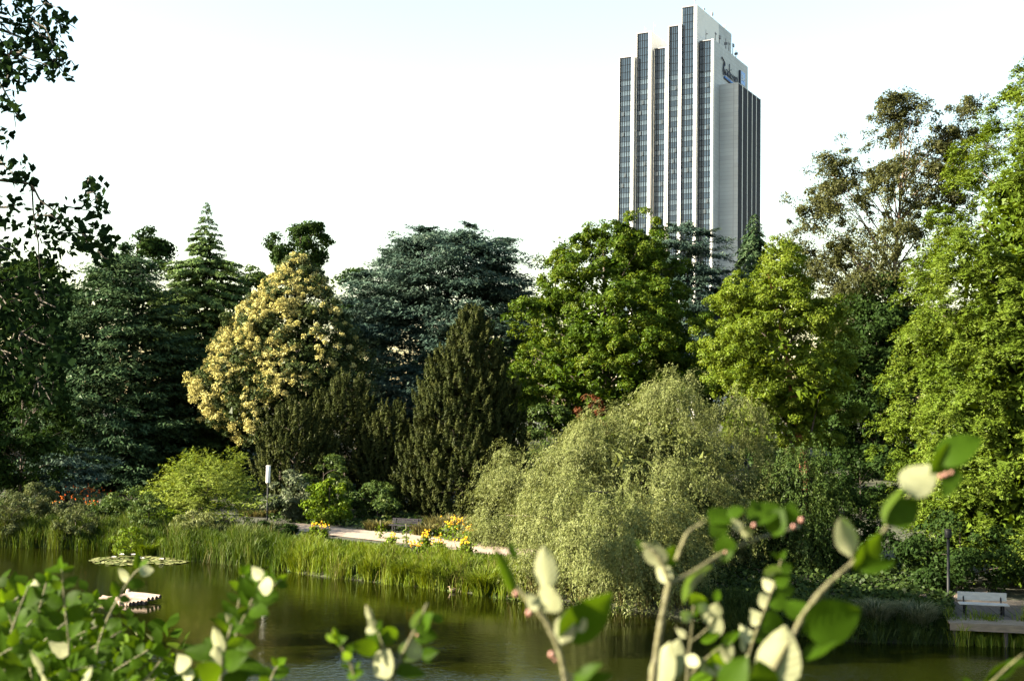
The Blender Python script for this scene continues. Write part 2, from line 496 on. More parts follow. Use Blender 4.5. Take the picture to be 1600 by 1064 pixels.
def terrain(x, y):
    x, y = np.asarray(x, float), np.asarray(y, float)
    sd_ = shore_sd(x, y)
    far = -1.5 + 2.1 * sstep(-2.5, 1.2, sd_) + .1 * sstep(1, 4, sd_) + 5.0 * sstep(14, 75, sd_)
    near = np.where(y < 3, 6.4, 6.4 - 7.9 * sstep(2, 20, y))
    left = -1.5 + 2.3 * sstep(0, 4, -(x + .44 * y + 2.6)) * sstep(14, 20, y)
    far = np.maximum(far, left)
    near = np.maximum(near, left)
    return np.where(y > 24, far, np.maximum(near, -1.5)) + .05 * np.sin(x * 1.3) * np.sin(y * 1.1) * sstep(3, 8, sd_)

xs = np.concatenate([[-5000, -2000, -900, -500, -300], np.arange(-200, -70, 10), np.arange(-70, 70, 1.0), np.arange(70, 201, 10), [300, 500, 900, 2000, 5000]])
ys = np.concatenate([[-3000, -800, -200, -60, -20, -8], np.arange(-4, 24, 1.0), np.arange(24, 36, 3), np.arange(36, 130, 1.0), np.arange(130, 300, 15), [350, 500, 900, 2000, 6000]])
gx, gy = np.meshgrid(xs, ys)
gz = terrain(gx, gy)
nx, ny = len(xs), len(ys)
idx = np.arange(nx * ny).reshape(ny, nx)
gf = np.stack([idx[:-1, :-1], idx[:-1, 1:], idx[1:, 1:], idx[1:, :-1]], -1).reshape(-1, 4)
tag(link('ground', np_mesh('ground', np.stack([gx, gy, gz], -1).reshape(-1, 3), gf, ground_mat(), smooth=True)), kind='structure')
mb = MB()
mb.add([(-400, 10, 0), (400, 10, 0), (400, 130, 0), (-400, 130, 0)], [(0, 1, 2, 3)])
tag(mb.build('water', water_mat()), kind='structure')

def tz(x, y):
    return float(terrain(np.array([x]), np.array([y]))[0])

# gravel path: upper and lower edge as seen, laid 4 cm thick over the flat bank
PATH = [(462, 817, 828), (520, 823, 836), (580, 829, 843), (640, 834, 850), (700, 843, 858), (760, 849, 867),
        (840, 858, 875), (920, 868, 884), (1000, 874, 889), (1080, 880, 893), (1160, 883, 895), (1250, 885, 896)]
pv, pf = [], []
for x, ya, yb in PATH:
    a, b = G(x, ya, .74), G(x, yb, .74)
    for q in (a, (a * .67 + b * .33), (a * .33 + b * .67), b):
        pv.append((q[0], q[1], max(.74, tz(q[0], q[1]) + .03)))
for i in range(len(PATH) - 1):
    for k in range(3):
        pf.append((i * 4 + k + 1, (i + 1) * 4 + k + 1, (i + 1) * 4 + k, i * 4 + k))
mb = MB(); mb.add(pv, pf)
tag(mb.build('path', M['path'], smooth=True), kind='structure')

# ------------------------------------------------------------------ foliage generators (numpy)
def unit(v):
    return v / (np.linalg.norm(v, axis=-1, keepdims=True) + 1e-9)

def cards(rng, c, nrm, L, w, tint, dirs=None, tri=False):
    """leaf-sized faces at c facing nrm; returns verts, faces, tint"""
    n = len(c)
    rnd = rng.normal(size=(n, 3)) if dirs is None else dirs
    b = unit(np.cross(nrm, rnd)); a = unit(np.cross(b, nrm))
    L = np.broadcast_to(L, (n,))[:, None]; w = np.broadcast_to(w, (n,))[:, None]
    if tri:
        v = np.stack([c - a * L * .4 - b * w * .5, c - a * L * .4 + b * w * .5, c + a * L * .6], 1)
        k = 3
    else:
        v = np.stack([c - a * L * .5, c + b * w * .5 - a * L * .06, c + a * L * .5, c - b * w * .5 - a * L * .06], 1)
        k = 4
    return v.reshape(-1, 3), np.arange(n * k).reshape(n, k), np.clip(tint, 0, 1)

def prof_r(prof, t):
    p = np.array(prof)
    return np.interp(t, p[:, 0], p[:, 1])

def sample_clumps(rng, n, cx, cy, z0, z1, rx, ry, prof, shell=(.55, 1.0), lump=.2, layers=0, lean=0.0, bough=0):
    """clump centres and outward directions in the volume of a crown of revolution"""
    tt = np.linspace(0, 1, 200)
    wgt = prof_r(prof, tt) + .12
    cdf = np.cumsum(wgt); cdf /= cdf[-1]
    t = np.interp(rng.random(n), cdf, tt)
    if layers:
        t = np.clip((np.round(t * layers) + rng.normal(size=n) * .36) / layers, 0, 1)
    ph = rng.random(n) * 2 * math.pi
    k1, k2, k3 = rng.random(3) * 6.28
    irr = 1 + lump * (.6 * np.sin(2 * ph + k1 + 5 * t) + .5 * np.sin(5 * ph + k2 - 9 * t) + .4 * np.sin(9 * ph + k3 + 17 * t)) + rng.normal(size=n) * lump * .25
    s = shell[0] + (shell[1] - shell[0]) * rng.random(n) ** .6
    r = prof_r(prof, t) * s * irr
    dt = .03
    slope = -(prof_r(prof, np.minimum(t + dt, 1)) - prof_r(prof, np.maximum(t - dt, 0))) / (2 * dt) * rx / max(z1 - z0, .1)
    pos = np.stack([cx + rx * r * np.cos(ph) + lean * (t - .4) * (z1 - z0), cy + ry * r * np.sin(ph), z0 + (z1 - z0) * t], 1)
    out = unit(np.stack([np.cos(ph), np.sin(ph), np.clip(slope, -.6, 2.0)], 1))
    if bough:
        # most clumps gather on boughs, leaving dark pockets between them
        bc = rng.integers(n, size=bough)
        bc = bc[np.argsort(-pos[bc, 2])]
        pick = bc[rng.integers(bough, size=n)]
        on = rng.random(n) < .72
        br = rng.uniform(.5, 1.1, n) * .26 * rx
        d = unit(rng.normal(size=(n, 3)) + out[pick] * .8 + np.array([0, 0, .35]))
        q = pos[pick] - out[pick] * (.12 * rx) + d * br[:, None] * np.array([1, 1, .62])
        pos = np.where(on[:, None], q, pos)
        out = np.where(on[:, None], unit(d * .8 + out[pick] * .5), out)
    return pos, out

def fill(rng, pos, out, rad, lpc):
    """repeat each clump lpc times (fewer for those on the far side)"""
    back = out[:, 1] > .45
    cnt = np.where(back, max(1, int(lpc * .45)), lpc)
    i = np.repeat(np.arange(len(pos)), cnt)
    ct = rng.normal(size=len(pos)) * .16
    return pos[i], out[i], rad[i], ct[i]

def f_round(rng, pos, out, crad, lpc, L, w, flat=.7, tri=True, updir=.35, spread=.5):
    rad = rng.uniform(*crad, size=len(pos))
    c, o, r, ct = fill(rng, pos, out, rad, lpc)
    n = len(c)
    d = unit(rng.normal(size=(n, 3)) + .75 * o + np.array([0, 0, .3]))
    u = rng.random(n) ** .45
    p = c + d * (r * u)[:, None] * np.array([1, 1, flat])
    nrm = unit(.8 * d + np.array([0, 0, updir]) + rng.normal(size=(n, 3)) * spread)
    sz = rng.uniform(.7, 1.3, n)
    return cards(rng, p, nrm, L * sz, w * sz, .5 + ct + rng.normal(size=n) * .2, tri=tri)

def f_plate(rng, pos, out, crad, lpc, L, w, droop=.18, thick=.07, asp=1.5, taper=1.2):
    rad = rng.uniform(*crad, size=len(pos)) * np.clip((pos[:, 2].max() + .4 - pos[:, 2]) / taper, .35, 1)
    c, o, r, ct = fill(rng, pos, out, rad, lpc)
    n = len(c)
    h = unit(o * np.array([1, 1, 0])); s = np.stack([-h[:, 1], h[:, 0], np.zeros(n)], 1)
    a = rng.random(n) * 2 * math.pi; q = np.sqrt(rng.random(n))
    # ragged fingers along the edge of each plate
    q = q * (1 + .25 * np.sin(7 * a + c[:, 0] * 3))
    ex, ey = q * np.cos(a), q * np.sin(a)
    p = c + h * (r * asp * ex)[:, None] + s * (r * .85 * ey)[:, None]
    tl = np.sin(c[:, 0] * 12.9 + c[:, 1] * 7.7 + c[:, 2] * 5.1) * .28 + .1      # every bough tilts its own way
    p[:, 2] += r * asp * tl * ex
    p[:, 2] += r * (rng.normal(size=n) * thick - droop * (.5 + .5 * ex) ** 2 + .06 * np.sin(5 * a))
    nrm = unit(np.array([0, 0, 1.0]) + rng.normal(size=(n, 3)) * .45 + h * .3)
    dirs = h * .9 + s * ey[:, None] * .8 + rng.normal(size=(n, 3)) * .5
    sz = rng.uniform(.7, 1.35, n)
    return cards(rng, p, nrm, L * sz, w * sz, .45 + ct + .2 * (q - .5) + rng.normal(size=n) * .16, dirs=dirs, tri=True)

def f_shoot(rng, pos, out, crad, lpc, L, w, tall=1.7):
    rad = rng.uniform(*crad, size=len(pos))
    c, o, r, ct = fill(rng, pos, out, rad, lpc)
    n = len(c)
    h = rng.random(n); a = rng.random(n) * 2 * math.pi
    rr = (1 - h * .85) * .45 * np.sqrt(rng.random(n))
    ax = unit(np.array([0, 0, 1.0]) + o * .45)
    p = c + ax * (r * tall * h)[:, None] + np.stack([np.cos(a), np.sin(a), 0 * a], 1) * (r * rr)[:, None]
    od = np.stack([np.cos(a), np.sin(a), 0 * a + .4], 1)
    dirs = ax * .9 + od * .7 + rng.normal(size=(n, 3)) * .3
    nrm = unit(od + rng.normal(size=(n, 3)) * .5)
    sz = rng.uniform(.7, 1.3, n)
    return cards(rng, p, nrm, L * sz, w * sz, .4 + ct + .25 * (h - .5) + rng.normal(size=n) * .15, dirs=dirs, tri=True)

def f_hang(rng, pos, out, strands, slen, per, L, w, spread=.5, outw=.5, zmin=.06, lift=.25):
    """hanging strands: each clump sends out twigs that arch over and hang"""
    i = np.repeat(np.arange(len(pos)), strands)
    n = len(i)
    st = pos[i] + rng.normal(size=(n, 3)) * spread
    o = unit(out[i] * np.array([1, 1, .3]) + rng.normal(size=(n, 3)) * .45)
    ln = rng.uniform(*slen, size=n)
    ct = (rng.normal(size=len(pos)) * .12)[i]
    j = np.repeat(np.arange(n), per)
    s = rng.random(len(j))
    p = st[j] + o[j] * (ln[j] * outw * (1 - (1 - s) ** 2))[:, None]
    p[:, 2] += ln[j] * (lift * s - s ** 1.6)
    p += rng.normal(size=(len(j), 3)) * .05
    keep = p[:, 2] > zmin
    p, s, jj = p[keep], s[keep], j[keep]
    dirs = np.array([0, 0, -1.0]) * (s[:, None] * 1.2) + o[jj] * (1.1 - s)[:, None] + rng.normal(size=p.shape) * .45
    nrm = unit(o[jj] + np.array([0, 0, .45]) + rng.normal(size=p.shape) * .6)
    sz = rng.uniform(.7, 1.3, len(p))
    return cards(rng, p, nrm, L * sz, w * sz, .5 + ct[jj] + rng.normal(size=len(p)) * .2, dirs=dirs, tri=True)

def f_spray(rng, pos, out, crad, fronds, per, L, w, up=.3, droop=.7, taper=.01, wide=.34):
    """feathery fronds: flat sprays that leave the clump and nod at the tip"""
    i = np.repeat(np.arange(len(pos)), np.where(out[:, 1] > .45, max(1, fronds // 2), fronds))
    n = len(i)
    rad = (rng.uniform(*crad, size=len(pos)) * np.clip((pos[:, 2].max() + .6 - pos[:, 2]) / taper, .3, 1))[i]
    d = unit(out[i] * np.array([1, 1, .5]) + rng.normal(size=(n, 3)) * .65 + np.array([0, 0, up]))
    ct = (rng.normal(size=len(pos)) * .14)[i]
    j = np.repeat(np.arange(n), per)
    s = rng.random(len(j)) ** .8
    side = unit(np.cross(d, np.array([0, 0, 1.0])))[j]
    wd = rng.uniform(-1, 1, len(j)) * (wide * np.sin(np.clip(s * 3.0 + .15, 0, math.pi)))
    p = pos[i][j] + d[j] * (rad[j] * s)[:, None] + side * (wd * rad[j])[:, None]
    p[:, 2] -= droop * rad[j] * s ** 2.2 * .6 + np.abs(wd) * rad[j] * .35
    p += rng.normal(size=p.shape) * .03
    nrm = unit(np.array([0, 0, .75]) + d[j] * .55 + rng.normal(size=p.shape) * .45)
    dirs = d[j] * .7 + side * np.sign(wd)[:, None] * .8 + rng.normal(size=p.shape) * .3
    sz = rng.uniform(.7, 1.35, len(j))
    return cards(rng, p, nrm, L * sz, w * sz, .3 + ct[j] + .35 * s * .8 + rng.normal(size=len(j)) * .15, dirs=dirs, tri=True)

def f_conifer(rng, cx, cy, z0, z1, rx, prof, levels, per, cards_per_m, L, w, rise=.15, droop=.25, flat=.3):
    """whorls of boughs, each a flat feathery spray with a nodding tip"""
    P0, D, LN = [], [], []
    for i in range(levels):
        t = (i + rng.random() * .6) / levels
        t = 1 - (1 - t) ** 1.12
        Rr = prof_r(prof, np.array([t]))[0] * rx
        m = int(per * (.55 + .45 * min(1, Rr / rx * 2)))
        a0 = rng.random() * 6.28
        for k in range(m):
            a = a0 + 6.283 * k / m + rng.normal() * .25
            P0.append((cx, cy, z0 + (z1 - z0) * t + rng.normal() * .12)); D.append((math.cos(a), math.sin(a))); LN.append(Rr * rng.uniform(.72, 1.12) + .12)
    P0, D, LN = np.array(P0), np.array(D), np.array(LN)
    cnt = np.maximum(6, (LN * cards_per_m * (.5 + .5 * LN / LN.max())).astype(int))
    cnt = np.where(D[:, 1] > .5, cnt // 2 + 2, cnt)
    j = np.repeat(np.arange(len(LN)), cnt)
    s = .12 + .88 * rng.random(len(j)) ** .75
    h = np.stack([D[j, 0], D[j, 1], 0 * s], 1); sd = np.stack([-D[j, 1], D[j, 0], 0 * s], 1)
    wv = rng.uniform(-1, 1, len(j)) * flat * LN[j] * (1.05 - s) ** .6 * (s + .15)
    p = P0[j] + h * (LN[j] * s)[:, None] + sd * wv[:, None]
    p[:, 2] += LN[j] * (rise * s - droop * s ** 2) - np.abs(wv) * .25 + rng.normal(size=len(j)) * .05
    nrm = unit(np.array([0, 0, .9]) + h * .45 + rng.normal(size=p.shape) * .45)
    dirs = h * .9 + sd * np.sign(wv)[:, None] * .7 + np.array([0, 0, -.15]) + rng.normal(size=p.shape) * .3
    sz = rng.uniform(.7, 1.35, len(j)) * np.clip(LN[j] / 1.5, .6, 1)
    ct = (rng.normal(size=len(LN)) * .15)[j]
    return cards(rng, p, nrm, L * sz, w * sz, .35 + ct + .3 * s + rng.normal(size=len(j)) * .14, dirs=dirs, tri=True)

def join(parts):
    vs, fs, ts, b = [], [], [], 0
    for v, f, t in parts:
        vs.append(v); fs.append(f + b); ts.append(t); b += len(v)
    return np.concatenate(vs), np.concatenate(fs), np.concatenate(ts)

NTRI = [0]
def foliage(name, parts, mat, parent, stuff=False):
    v, f, t = join(parts)
    NTRI[0] += len(f) * (f.shape[1] - 2)
    o = link(name, np_mesh(name, v, f, mat, attr=t), parent)
    if stuff: o['kind'] = 'stuff'
    return o

def trunk_mesh(rng, base, top, r0, targets, mat, parent, limb_r=.35, nmax=26, lname='branches', lmat=None):
    """tapered trunk with root flare, plus limbs that reach towards clumps of the crown"""
    base, top = np.asarray(base, float), np.asarray(top, float)
    k = 9
    s = np.linspace(0, 1, k)
    wob = np.cumsum(rng.normal(size=(k, 3)) * np.array([1, 1, 0]) * r0 * .25, axis=0) * s[:, None]
    pts = base + (top - base) * s[:, None] + wob
    rad = r0 * (1 - .85 * s) + r0 * .5 * np.exp(-s * 18)
    t = MB(); t.tube(pts, rad, 9); t.build('trunk', mat, parent, smooth=True)
    if len(targets):
        t = MB()
        sel = rng.permutation(len(targets))[:nmax]
        for i in sel:
            q = targets[i]
            f = np.clip((q[2] - base[2]) / max(top[2] - base[2], .1) - rng.uniform(.08, .3), .12, .93)
            a = np.array([np.interp(f, s, pts[:, j]) for j in range(3)])
            ra = np.interp(f, s, rad)
            mid = a * .5 + q * .5 + np.array([0, 0, .10 * np.linalg.norm(q - a)]) + rng.normal(size=3) * .15
            u = np.linspace(0, 1, 6)[:, None]
            c = (1 - u) ** 2 * a + 2 * u * (1 - u) * mid + u * u * q
            t.tube(c, np.linspace(min(ra * .6, ra * limb_r + .02), .015, 6), 5)
        tag(t.build(lname, lmat or mat, parent, smooth=True), kind='stuff')

P_DOME = [(0, .35), (.12, .75), (.35, 1), (.6, .93), (.8, .7), (.93, .4), (1, .1)]
P_CONE = [(0, .8), (.1, 1), (.4, .72), (.7, .38), (.9, .13), (1, .02)]
P_FLAT = [(0, .75), (.25, 1), (.55, .98), (.8, .82), (.93, .6), (1, .3)]
P_COL = [(0, .85), (.15, 1), (.45, .86), (.7, .62), (.88, .33), (1, .06)]

SEED = [100]
def crown_box(px, hw, top, bot, dist):
    c, t, b = W(px, (top + bot) / 2, dist), W(px, top, dist), W(px, bot, dist)
    return c[0], dist, b[2], t[2], hw * dist / F_PX

def tree(name, label, mat, kind, px, hw, top, bot, dist, n, lpc, crad, L, w, prof=P_DOME, group=None, depth=.9, bark='bark', cat='tree',
         lump=.2, shell=(.5, 1.0), lean=0.0, trunk_r=.3, extra=(), layers=0, xyz=None, limbs=26, inner=0, inner_leaf=(.5, .3), bough=None, limb_bark=None, trunk_dx=0.0, **kw):
    SEED[0] += 1
    rng = np.random.default_rng(SEED[0])
    cx, cy, z0, z1, rx = xyz or crown_box(px, hw, top, bot, dist)
    gz_ = tz(cx, cy)
    z0 = max(z0, gz_ + .1)
    root = empty(name, (cx, cy, gz_ - .05), label, cat, group)
    lobes = [(cx, cy, z0, z1, rx, rx * depth, prof, n)]
    for (epx, ehw, etop, ebot, ed, en) in extra:
        a = crown_box(epx, ehw, etop, ebot, ed)
        lobes.append((a[0], a[1], max(a[2], gz_ + .1), a[3], a[4], a[4] * depth, P_DOME, en))
    parts, targets = [], []
    for (x, y, a0, a1, r1, r2, pr, nn) in lobes:
        bg_ = (max(6, nn // 16) if kind in ('round', 'spray') and nn > 60 else 0) if bough is None else bough
        pos, out = sample_clumps(rng, nn, x, y, a0, a1, r1, r2, pr, shell, lump, layers, lean, bg_)
        targets.append(pos)
        if kind == 'round': parts.append(f_round(rng, pos, out, crad, lpc, L, w, **kw))
        elif kind == 'conifer': parts.append(f_conifer(rng, x, y, a0, a1, r1, pr, nn, lpc, crad, L, w, **kw))
        elif kind == 'plate': parts.append(f_plate(rng, pos, out, crad, lpc, L, w, **kw))
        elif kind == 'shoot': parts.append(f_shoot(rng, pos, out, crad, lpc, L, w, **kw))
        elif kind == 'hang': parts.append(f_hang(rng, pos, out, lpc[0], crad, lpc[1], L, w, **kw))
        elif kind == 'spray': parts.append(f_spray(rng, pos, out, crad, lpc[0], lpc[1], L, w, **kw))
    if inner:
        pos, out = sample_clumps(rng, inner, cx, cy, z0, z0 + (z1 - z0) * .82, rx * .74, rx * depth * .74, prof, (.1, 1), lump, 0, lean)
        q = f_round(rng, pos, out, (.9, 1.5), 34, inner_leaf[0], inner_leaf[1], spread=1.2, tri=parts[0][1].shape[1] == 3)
        parts.append((q[0], q[1], q[2] * .6))  # inner leaves tinted darker, painting in the shade inside the crown
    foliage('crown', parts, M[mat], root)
    if trunk_r:
        tp = (cx + lean * .5 * (z1 - z0), cy, z0 + (z1 - z0) * .86)
        trunk_mesh(rng, (cx - lean * .3 * (z1 - z0) + trunk_dx, cy - abs(trunk_dx), gz_ - .2), tp, trunk_r, np.concatenate(targets) * .9 + np.array(tp) * .1 * np.array([1, 1, 1]), M[bark], root, nmax=limbs, lmat=M[limb_bark or bark])
    return root, lobes, rng

# ------------------------------------------------------------------ the tower
def build_tower():
    D = 330.0
    th = math.atan(1050 / F_PX)
    vd = np.array([math.sin(th), math.cos(th), 0]); ud = np.array([math.cos(th), -math.sin(th), 0]); zd = np.array([0, 0, 1.0])
    O = W(1088, 250, D) * np.array([1, 1, 0])          # front right corner of the tallest block, level 0
    def on_front(px, py, v):
        """(u, z) of the photograph point on the vertical front plane set back by v"""
        d = ray(px, py); t = ((O + vd * v - CAM) @ vd) / (d @ vd)
        q = CAM + d * t
        return (q - O) @ ud, q[2]
    def on_side(px, py, u):
        d = ray(px, py); t = ((O + ud * u - CAM) @ ud) / (d @ ud)
        q = CAM + d * t
        return (q - O) @ vd, q[2]
    def P(u, v, z): return O + ud * u + vd * v + zd * z
    gz_ = tz(O[0], O[1])
    root = empty('tower_building', P(0, 10, gz_), 'tall pale tower with dark vertical window strips and stepped tops', 'building')
    def slab(name, mat, u0, u1, v0, v1, z0, z1):
        b = MB(); b.frame_box(P(u0, v0, z0), ud * (u1 - u0), vd * (v1 - v0), zd * (z1 - z0))
        return b.build(name, mat, root)
    # strips: left px, right px, px where the white fin on its right ends, top px, set-back
    S = [(967.5, 986, 990, 90.5, 0.0), (994.3, 1012.6, 1016.4, 52.5, .8), (1021.6, 1039, 1039.2, 76.5, 1.9),
         (1044.2, 1059.7, 1064.2, 41.5, .5), (1064.2, 1083.6, 1088, 11.5, .5), (1091.6, 1111, 1114, 64.5, 1.4)]
    storey = 16.8 * D / F_PX
    zlow = 30.0
    rng = np.random.default_rng(7)
    edges, tops = [], []
    ztop_ref = on_front(1072, 117, 1.2)[1]
    shared = {}
    def bay_mesh(key, mat, w, h, ribs=6):
        """glass panel with proud mullions; local frame u, v(out = -v), z"""
        if (key, round(w, 2), round(h, 2)) in shared: return shared[(key, round(w, 2), round(h, 2))]
        b = MB()
        b.frame_box((0, 0, 0), (w, 0, 0), (0, .2, 0), (0, 0, h))
        k0 = len(b.f)
        for i in range(ribs):
            x = (w - .13) * i / (ribs - 1)
            b.frame_box((x, -.10, .0), (.13, 0, 0), (0, .097, 0), (0, 0, h - .003))
        b.frame_box((.13, -.06, .02), (w - .27, 0, 0), (0, .057, 0), (0, 0, .08))
        me = b.mesh(key, [mat, M['mullion']])
        me.polygons.foreach_set('material_index', np.array([0] * k0 + [1] * (len(b.f) - k0), dtype=np.int32))
        shared[(key, round(w, 2), round(h, 2))] = me
        return me
    rotz = math.atan2(ud[1], ud[0])
    for i, (a, b, c, top, v) in enumerate(S):
        u0, _ = on_front(a, 250, v); u1, _ = on_front(b, 250, v); u2, _ = on_front(c, 250, v)
        ua, zt = on_front((a + b) / 2, top, v)
        # block behind the strip, its white fin, its parapet
        depth = 30 - v
        slab('block', M['cladding'], u0 - .35, u2 - .02 if i != 2 else u1 + .1, v + .6, v + depth - .11 * i, gz_ - .5, zt - .05)
        slab('fin', M['fin'], u1 + .02, max(u2, u1 + .45), v - .45, v + depth * .6 + .013 * i, gz_ - .5, zt + .15)
        if i in (0, 1, 2, 3):
            slab('fin', M['fin'], u0 - .12, u0 - .02, v - .35, v + 2.0 + .017 * i, gz_ - .5, zt + .12)
        slab('parapet', M['steel'], u0 - .01, u1 + .01, v - .2, v + .5, zt - .05, zt + .16)
        w_ = u1 - u0
        # storeys, counted down from a common level
        z = ztop_ref
        def put(name, mat, zz, h):
            o = bpy.data.objects.new(name, bay_mesh(name, mat, w_, h))
            o.location = tuple(P(u0, v + .1, zz)); o.rotation_euler = (0, 0, rotz)
            COL.objects.link(o); o.parent = root
            o.matrix_parent_inverse = root.matrix_basis.inverted()
            return o
        # plain upper part
        zz = zt - .1
        hh = 2.1
        while zz - hh > ztop_ref + .3:
            put('upper_panel', M['spandrel'], zz - hh, hh - .04); zz -= hh
        put('upper_panel', M['spandrel'], ztop_ref, zz - ztop_ref - .04)
        while z > zlow:
            put('window', M['window'], z - storey * .48, storey * .48 - .03)
            if rng.random() < .33:
                b_ = MB(); x = u0 + w_ * (.2 * rng.integers(1, 4) + .04)
                b_.frame_box(P(x, v - .02, z - storey * .44), ud * (w_ * .2 - .16), vd * -.12, zd * storey * .36)
                b_.build('open_casement', M['window_dark'], root)
            put('spandrel', M['spandrel'], z - storey, storey * .52 - .03)
            z -= storey
        slab('lower_facade', M['spandrel'], u0, u1, v + .1, v + .5, gz_ - .5, z - .02)
        edges.append((u0, u1, u2)); tops.append(zt)
    # the two deep shoulders behind the right hand strips
    u5 = edges[4][2]; u6 = edges[5][2] + .01
    v_end5, z_end5 = on_side(1143, 60, u5)
    v_end6, _ = on_side(1168.5, 107, u6)
    slab('side_wall', M['cladding'], edges[4][0] + .05, u5 - .005, 1.25, v_end5, gz_ - .5, tops[4] + .13)
    slab('side_wall', M['cladding'], u5 + .006, u6, 2.2, v_end6, gz_ - .5, tops[5] + .1)
    # lower wing with a blank front and ribbed side
    v7, _ = on_side(1124, 250, u6)
    u7, _ = on_front(1153, 250, v7)
    _, z7 = on_front(1140, 131, v7)
    v8, _ = on_side(1187.5, 250, u7)
    slab('wing', M['cladding'], u6 + .006, u7, v7, v8, gz_ - .5, z7)
    stops = [(1153.3, 1158.6), (1160.7, 1166.6), (1168.2, 1173.8), (1175.1, 1180.4), (1181.7, 1187.2)]
    for a, b in stops:
        va, _ = on_side(a, 250, u7); vb, _ = on_side(b, 250, u7)
        b_ = MB()
        b_.frame_box(P(u7 + .004, va, gz_), vd * (vb - va), ud * .12, zd * (z7 - .25 - gz_))
        k0 = len(b_.f)
        zz = z7 - 1
        while zz > zlow:
            b_.frame_box(P(u7 + .13, va + .02, zz), vd * (vb - va - .04), ud * .03, zd * .15); zz -= storey / 2
        me = b_.mesh('side_window_strip', [M['sideglass'], M['mullion']])
        me.polygons.foreach_set('material_index', np.array([0] * k0 + [1] * (len(b_.f) - k0), dtype=np.int32))
        link('side_window_strip', me, root)
        b_ = MB(); b_.frame_box(P(u7 + .004, vb + .02, gz_), vd * (.45 if b < 1187 else .25), ud * .16, zd * (z7 + .02 - gz_))
        b_.build('fin', M['fin'], root)
    # roof plant: masts, dishes, small boxes
    for k, (px, py, hgt, onside, uu, ztp) in enumerate([(1089, 10, 2.6, 1, u5, tops[4]), (1103, 24, 1.2, 1, u5, tops[4]), (1115, 36, 1.6, 1, u5, tops[4]),
                                          (1135, 54, 1.8, 1, u5, tops[4]), (1121, 66, 3.0, 1, u6, tops[5]), (1127, 72, 2.8, 1, u6, tops[5]),
                                          (1137, 82, 3.6, 1, u6, tops[5]), (1142, 86, 3.4, 1, u6, tops[5]), (1148, 92, 4.0, 1, u6, tops[5]), (1153, 97, 2.6, 1, u6, tops[5])]):
        v_, _ = on_side(px, py, uu)
        b_ = MB(); q = P(uu - .6, v_, ztp + .1)
        b_.tube([q, q + zd * hgt], [.14, .09], 6)
        if k % 3 == 0: b_.frame_box(q + zd * hgt * .5 - ud * .5, ud * 1.0, vd * .25, zd * .7)
        if k % 3 == 1: b_.frame_box(q + zd * hgt * .8 - vd * .6, ud * .2, vd * 1.2, zd * .25)
        if k % 3 == 2: b_.frame_box(q + zd * hgt * .7 - vd * .5, ud * .35, vd * 1.0, zd * .9)
        b_.build('antenna', M['steel'], root)
    for (i, fr, hgt) in [(1, .45, 2.2), (1, 1.25, 3.0), (0, .8, 1.0), (5, .4, 3.4)]:
        u0, u1, u2 = edges[i]
        q = P(u0 + (u1 - u0) * fr, S[i][4] + 1.2, tops[i] + .1)
        b_ = MB(); b_.tube([q, q + zd * hgt], [.10, .06], 6); b_.frame_box(q + zd * hgt * .6, ud * .5, vd * .1, zd * .3)
        b_.build('antenna', M['steel'], root)
    # script lettering and blue square on the side wall
    s0, zA = on_side(1126.5, 90, u6); s1, _ = on_side(1153, 120, u6)
    _, zB = on_side(1126.5, 116, u6)
    wv = s1 - s0; hz = zA - zB
    sign = empty('hotel_sign', P(u6, (s0 + s1) / 2, zB), 'dark script lettering with blue underline and blue square panel on tower', 'sign')
    def stroke(pts, r, name, mat=M['sign_dark']):
        b_ = MB()
        pp = [P(u6 + .28, s0 + x * wv, zB + y * hz) for x, y in pts]
        b_.tube(pp, r, 6)
        return b_
    G_ = {'R': ([[(.10, 0), (.09, .35), (.13, .80)], [(.00, 1.0), (.10, .90), (.17, .78), (.18, .62), (.10, .48)], [(.10, .48), (.15, .25), (.19, .05)]], .40),
          'a': ([[(.31, .46), (.25, .46), (.215, .30), (.24, .14), (.28, .14), (.31, .30)], [(.315, .48), (.31, .25), (.335, .12)]], .30),
          'd': ([[(.435, .42), (.39, .46), (.355, .30), (.375, .13), (.42, .14), (.445, .32)], [(.44, .95), (.44, .5), (.445, .22), (.47, .10)]], .30),
          'i': ([[(.51, .48), (.505, .25), (.525, .10)], [(.53, .68), (.535, .62)]], .30),
          's': ([[(.60, .46), (.565, .40), (.605, .26), (.575, .11), (.55, .12)]], .28),
          's2': ([[(.68, .46), (.645, .40), (.685, .26), (.655, .11), (.63, .12)]], .28),
          'o': ([[(.76, .46), (.725, .34), (.74, .13), (.775, .12), (.795, .32), (.76, .46)]], .28),
          'n': ([[(.84, .47), (.845, .10)], [(.845, .36), (.89, .47), (.915, .36), (.92, .08), (.945, .06)]], .28)}
    for k, (strokes, r) in G_.items():
        b_ = MB()
        for st in strokes:
            b_.tube([P(u6 + .28, s0 + x * wv, zB + (y - .0) * hz * 1.0) for x, y in st], r * .44, 6)
        b_.build('letter', M['sign_dark'], sign)
    b_ = MB()
    b_.tube([P(u6 + .24, s0 + x * wv, zB + y * hz) for x, y in [(.16, -.06), (.35, -.08), (.6, -.11), (.88, -.15)]], [.30, .36, .36, .25], 6)
    b_.build('underline', M['sign_blue'], sign)
    b_ = MB()
    b_.tube([P(u6 + .15, s0 + x * wv, zB + y * hz) for x, y in [(.15, -.13), (.35, -.15), (.6, -.18), (.90, -.22)]], [.2, .2, .2, .3], 6)
    b_.build('underline_shade_edge', M['sign_dark'], sign)
    q0, zq = on_side(1155, 111, u6); q1, _ = on_side(1161.5, 118, u6); _, zq1 = on_side(1155, 131, u6)
